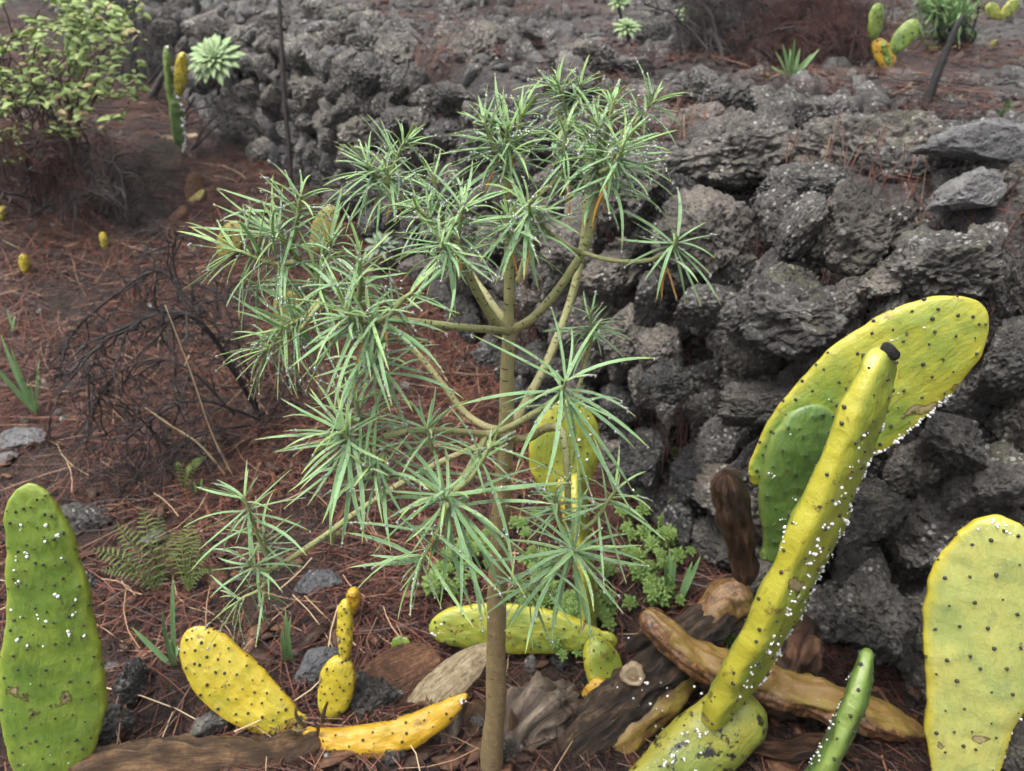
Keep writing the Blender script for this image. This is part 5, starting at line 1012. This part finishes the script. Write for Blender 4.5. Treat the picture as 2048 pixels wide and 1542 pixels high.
stick('short grey stick propped by the narrow yellow pad', [(300, 200), (318, 165), (332, 140)], .03, (300, 200), 'twig')
stick('thin straw-coloured stalk leaning over the dead bush', [(470, 960), (425, 870), (380, 740), (330, 610)], .0028, (470, 960), 'straw')
stick('long straw blade slanting down below the dead bush', [(455, 955), (400, 890), (340, 850), (290, 815)], .0035, (455, 955), 'straw')

# ------------------------------------------------------------------ aeonium rosettes
def aeonium(label, c_px, diam_px, base, m='aeonium_leaf', tilt=(0, -.55, .8), n_=34, name='aeonium', stemm='twig', group='pale rosettes on stalks', dy=0.):
    g_ = ground(*base); ctr = np.array(at(c_px[0], c_px[1], g_.y+dy)); th = thing(name, label, 'succulent', tuple(g_), group); mb = MB(); P = spline([np.array(g_), (np.array(g_)+ctr)/2+np.array([.01, 0, 0]), ctr-unit(tilt)*.012], 6); tube(mb, P, np.linspace(.011, .008, len(P)), 7, True, .15, strip=.5); mb.build('stalk', stemm, th)
    rad = diam_px*mpp(ctr)/2; ax = unit(tilt); u_ = unit(np.cross(ax, [1, .2, 0])); v_ = np.cross(ax, u_); me = AE[m]
    for k in range(n_):
        q = k/(n_-1); az = k*2.39996; el = R(8+66*q**1.5); d = (u_*math.cos(az)+v_*math.sin(az))*math.cos(el)+ax*math.sin(el); place(me, 'leaf', th, M4(ctr+ax*.012*q, basis(d, ax), rad*(1.02-.66*q)))
    return th
def spat(cup=.2):
    g = ovate(1, .34, cup, 7); V = g[0].copy(); x = V[:, 0]; V[:, 1] *= .55+.75*x; return V, g[1], g[2]
AE = {m: lmesh(spat(), m) for m in ('aeonium_leaf', 'rosette_leaf', 'grey_leaf')}
aeonium('pale green flat rosette on a stalk at upper left, in front of the wall end', (434, 124), 130, (434, 225), tilt=(0, -.75, .66), n_=50, dy=-.3)
aeonium('upper of the two pale rosettes beyond the wall, at the top edge', (1237, 8), 58, (1240, 70), n_=30)
aeonium('lower of the two pale rosettes beyond the wall, near the top edge', (1253, 60), 70, (1253, 95), n_=34)
aeonium('pale rosette left of the withered brush beyond the wall', (1376, 32), 66, (1380, 90), n_=32)
aeonium('tiny pale rosette left of the two rosettes beyond the wall', (1188, 76), 26, (1188, 90), n_=18)
aeonium('green-grey rosette seen between the upper left branches', (762, 495), 84, (765, 545), 'grey_leaf', n_=24)
aeonium('lone small pale rosette among the dead brush at the top left', (240, 122), 44, (245, 150), n_=18)

# small green rosettes carpeting the ground right of the trunk
def rosette_mesh(m, n_=20):
    mb = MB(); ax = np.array([0, 0, 1.])
    for k in range(n_):
        q = k/(n_-1); az = k*2.39996; el = R(8+66*q**1.2); d = np.array([math.cos(az)*math.cos(el), math.sin(az)*math.cos(el), math.sin(el)]); Bm = basis(d, ax)*(1.-.62*q); g = ovate(1, .62, .30, 4); V = g[0].copy(); V[:, 1] *= .55+.75*V[:, 0]; mb.add(V@Bm.T+np.array([0, 0, .06*q]), g[1], **g[2])
    me = mesh('rosette', np.concatenate(mb.v), mb.f, {k: np.concatenate(v) for k, v in mb.a.items()}); me.materials.append(MAT[m]); return me
RM = rosette_mesh('rosette_leaf')
def carpet(label, blobs, n_, size, spread_px):
    bx = sum(b[0] for b in blobs)/len(blobs); by = max(b[1] for b in blobs)+20; g_ = ground(bx, by); th = thing('rosette_plant', label, 'succulent', tuple(g_), 'small green rosette plants'); mb = MB()
    for i in range(n_):
        x, y = blobs[rr.integers(0, len(blobs))]; x += rr.normal(0, spread_px); y += rr.normal(0, spread_px*.8)
        p = np.array(ground(x, y+rr.uniform(10, 45))); h = rr.uniform(.025, .075); c_ = p+np.array([rr.normal(0, .012), rr.normal(0, .012)-.01, h]); tl = unit(np.array([rr.normal(0, .22), -.65+rr.normal(0, .2), 1])); d = unit(np.cross(tl, rr.normal(size=3))); place(RM, 'rosette', th, M4(c_, basis(d, tl), size*rr.uniform(.6, 1.15)))
        P = spline([p-np.array([0, 0, .01]), (p+c_)/2+rr.normal(0, .006, 3), c_], 3); tube(mb, P, .0016, 4, False, 0, strip=.3)
    mb.build('stems', 'red_twig', th, kind='stuff')
carpet('mat of small green rosettes right behind the trunk', [(1120, 1200), (1150, 1230), (1085, 1240), (1060, 1215), (1130, 1255)], 45, 0.025, 18)
carpet('small green rosettes around the lime pad foot', [(1190, 1170), (1210, 1220), (1180, 1250), (1170, 1200)], 27, 0.025, 15)
carpet('loose green rosettes at the wall foot right of the shrub', [(1300, 1170), (1290, 1140), (1330, 1150), (1265, 1110), (1315, 1190)], 24, 0.027, 12)
carpet('upper cluster of green rosettes against the wall foot', [(1290, 930), (1310, 960), (1270, 950), (1320, 930), (1345, 985), (1300, 985)], 33, 0.026, 14)
carpet('green rosettes between upper cluster and lower wall foot', [(1340, 1030), (1350, 1060), (1290, 1070), (1330, 1100), (1250, 1040)], 27, 0.026, 14)
carpet('green rosettes showing under the lowest leaves left of the trunk', [(930, 1120), (960, 1090), (900, 1130), (950, 1060), (1040, 1050)], 30, 0.025, 16)
carpet('two or three green rosettes above the lime pad tip', [(868, 1195), (875, 1175), (905, 1180)], 6, 0.030, 8)
carpet('sprig of green rosettes beside the cut scar on the dark stem', [(1120, 1300), (1090, 1290), (1140, 1290)], 12, 0.022, 12)
carpet('few green rosettes by the big pad foot', [(1430, 1275), (1455, 1275)], 6, 0.022, 8)
carpet('green rosettes at the lower right corner behind the pale pad', [(2030, 1480), (2040, 1510), (2010, 1450)], 9, 0.022, 10)
carpet('green rosettes beneath the back of the big lime pad', [(1100, 1130), (1060, 1100), (1080, 1160)], 18, 0.024, 16)

# ferns
def fern(label, base, tips, m='fern', L=1.):
    g_ = ground(*base); th = thing('fern', label, 'fern', tuple(g_), 'ferns on the litter')
    for (tx, ty, dyy) in tips:
        e = np.array(at(tx, ty, g_.y+dyy)); s0 = np.array(g_); P = spline([s0, s0*.5+e*.5+np.array([0, 0, .03*L]), e], 13); mb = MB(); tube(mb, P, np.linspace(.0016, .0006, len(P)), 5, False, 0, t=0.); T = np.gradient(P, axis=0)
        Ltot = np.linalg.norm(e-s0)
        for i in range(4, len(P)):
            if i % 2: continue
            q = i/(len(P)-1); pl = Ltot*.15*math.sin(math.pi*(q*.82+.12))**.8
            for sg in (-1, 1):
                t_ = unit(T[i]); sd = unit(np.cross(t_, [0, -.4, 1]))*sg; d = unit(sd+t_*.45+np.array([0, 0, -.15])); g = ovate(1, .30, .05, 3); mb.add(g[0]@(basis(d)*pl).T+P[i], g[1], **g[2])
        mb.build('frond', m, th)
fern('fern with open fronds and reddish midribs left of the drooping branch', (322, 1185), [(188, 1098, .0), (286, 1018, .08), (235, 1050, .04), (350, 1062, .08), (205, 1140, -.02), (318, 1030, .1)])
fern('darker fern growing just right of the open-fronded one', (378, 1190), [(362, 1062, .06), (398, 1070, .06), (424, 1100, .05), (340, 1100, .05), (380, 1040, .08), (436, 1140, .03)])
fern('tiny fern sprig above the ferns, below the dead bush', (368, 985), [(358, 925, .0), (410, 915, .02), (385, 935, .0)])
fern('small fern sprig behind the drooping branch', (665, 1100), [(640, 1080, 0), (690, 1075, 0), (668, 1060, 0)])
# grass and bulb leaves
def tuft(label, base, tips, wpx=9, group='grassy tufts'):
    g_ = ground(*base); th = thing('grass_tuft', label, 'grass', tuple(g_), group); m_ = mpp(g_)
    for (tx, ty) in tips:
        e = np.array(at(tx, ty, g_.y+rr.uniform(-.05, .05))); b = np.array(g_)+rr.normal(0, .004, 3)*np.array([1, 1, 0])-np.array([0, 0, .005]); G = leaf_geo(b, e, wpx*m_, (0, -1, 0), rr.uniform(.02, .07), .02, .1); put(obj('blade', mesh('blade', G[0], G[1], G[2]), 'grass'), th)
    return th
tuft('tuft of bluish bulb leaves between green pad and leaning yellow pad', (350, 1340), [(345, 1145), (323, 1215), (262, 1252), (356, 1290), (330, 1260)], 10)
tuft('slim bulb leaf by the tip of the drooping branch', (578, 1330), [(570, 1215), (582, 1228), (565, 1250)], 9)
tuft('grass blades at the left edge under the dead bush', (75, 830), [(0, 665), (78, 715), (20, 690), (60, 760), (-20, 720)], 9)
tuft('faint grass blades on the litter far left', (28, 670), [(15, 620), (30, 630), (36, 645)], 5)
tuft('upright green blades at the wall foot right of the small rosettes', (1340, 1215), [(1338, 1090), (1328, 1110), (1352, 1110), (1320, 1150), (1345, 1120)], 8)
tuft('broad green blades leaning right at the wall foot', (1352, 1215), [(1402, 1108), (1385, 1120), (1370, 1160)], 10)
tuft('big grass tuft beyond the wall at the top right', (1580, 168), [(1550, 100), (1565, 85), (1580, 95), (1600, 95), (1625, 105), (1640, 95), (1540, 130), (1610, 120), (1590, 75)], 8)
tuft('few grass blades beyond the wall near the right edge', (2000, 240), [(2025, 195), (2010, 200), (2030, 205), (1998, 212)], 7)
tuft('grass blades left of the charred pole beyond the wall', (1905, 215), [(1895, 180), (1912, 185), (1925, 188), (1885, 195)], 6)
tuft('sparse grass under the aeonium at upper left', (262, 128), [(245, 85), (258, 80), (270, 92)], 5)
tuft('short grass at the foot of the drooping shoot', (395, 990), [(388, 960), (405, 955), (378, 972)], 6)
# dry straw on the litter
needles(110, lambda n: rng.uniform(-1.3, .3, n), lambda n: rng.uniform(.7, 2.2, n), 'dry_straw', 'scattered pale straw among the pine needles', length=(.08, .26), wid=(.0006, .0011), lift=(.004, .03), tint=(.95, 1))
# feathery bright shrub beyond the wall
gf = ground(1930, 100); ft = thing('feathery_shrub', 'bright green feathery-leaved shrub at the top right beyond the wall', 'shrub', tuple(gf)); mb = MB(); ml = MB()
for k in range(26):
    e = np.array(at(rr.normal(1890, 26), rr.normal(32, 24), gf.y+rr.uniform(-.15, .15))); P = spline([np.array(gf), (np.array(gf)+e)/2+rr.normal(0, .03, 3), e], 5); tube(mb, P, np.linspace(.007, .003, len(P)), 5, False, 0, strip=.5)
    for q in range(24):
        d = unit(rr.normal(0, 1, 3)+np.array([0, 0, .5])); G = leaf_geo(e+rr.normal(0, .012, 3), e+d*rr.uniform(.06, .12), .009, (0, 0, 1), .06, .04, .1, seg=5); ml.add(G[0], G[1], **G[2])
mb.build('stems', 'twig', ft); ml.build('leaves', 'feathery', ft, kind='stuff')

# bark flakes, bits of husk and clods among the needles
pos, scl = [], []
while len(pos) < 1500:
    y = .45+2.6*rr.random()**1.4; x = rr.uniform(-.9, .75)*(.8*y+.4)
    if float(side(np.array([x]), np.array([y]))[0]) > .05: continue
    d = .004+abs(rr.normal(0, .009)); pos.append((x, y, Hs(x, y)+.3*d+rr.uniform(0, .008))); scl.append((d*1.6, d*rr.uniform(.5, 1.1), d*.45))
V, Fc = scatter(np.array(pos), np.array(scl), (bv1, bf1), .15, None)
ca = rng.uniform(0, 6.28, len(pos)); k1 = len(bv1); W_ = V.reshape(len(pos), k1, 3)-np.array(pos)[:, None]; cx, sx = np.cos(ca)[:, None], np.sin(ca)[:, None]
V = (np.stack([W_[..., 0]*cx-W_[..., 1]*sx, W_[..., 0]*sx+W_[..., 1]*cx, W_[..., 2]], -1)+np.array(pos)[:, None]).reshape(-1, 3)
tag(obj('bark_litter', mesh('bark_litter', V, Fc, {'strip': np.repeat(rng.random(len(pos)), k1)}, smooth=False), 'brown_pad'), 'dark bark flakes and clods strewn among the needles in the foreground', 'litter', kind='stuff')

# ------------------------------------------------------------------ drizzle in the air
bm = bmesh.new(); bmesh.ops.create_cube(bm, size=1); me = bpy.data.meshes.new('haze'); bm.to_mesh(me); bm.free()
hz = bpy.data.objects.new('haze', me); C.objects.link(hz); hz.scale = (50, 34, 13.5); hz.location = (0, 13.5, 5.0)
hm = bpy.data.materials.new('haze'); hm.use_nodes = True; hm.node_tree.nodes.clear(); vo = hm.node_tree.nodes.new('ShaderNodeVolumePrincipled'); vo.inputs['Color'].default_value = (.9, .93, .97, 1); vo.inputs['Density'].default_value = .0035; vo.inputs['Anisotropy'].default_value = .2
hm.node_tree.links.new(vo.outputs[0], hm.node_tree.nodes.new('ShaderNodeOutputMaterial').inputs['Volume']); me.materials.append(hm); tag(hz, 'thin grey drizzle haze filling the air over the slope', 'haze', kind='stuff')
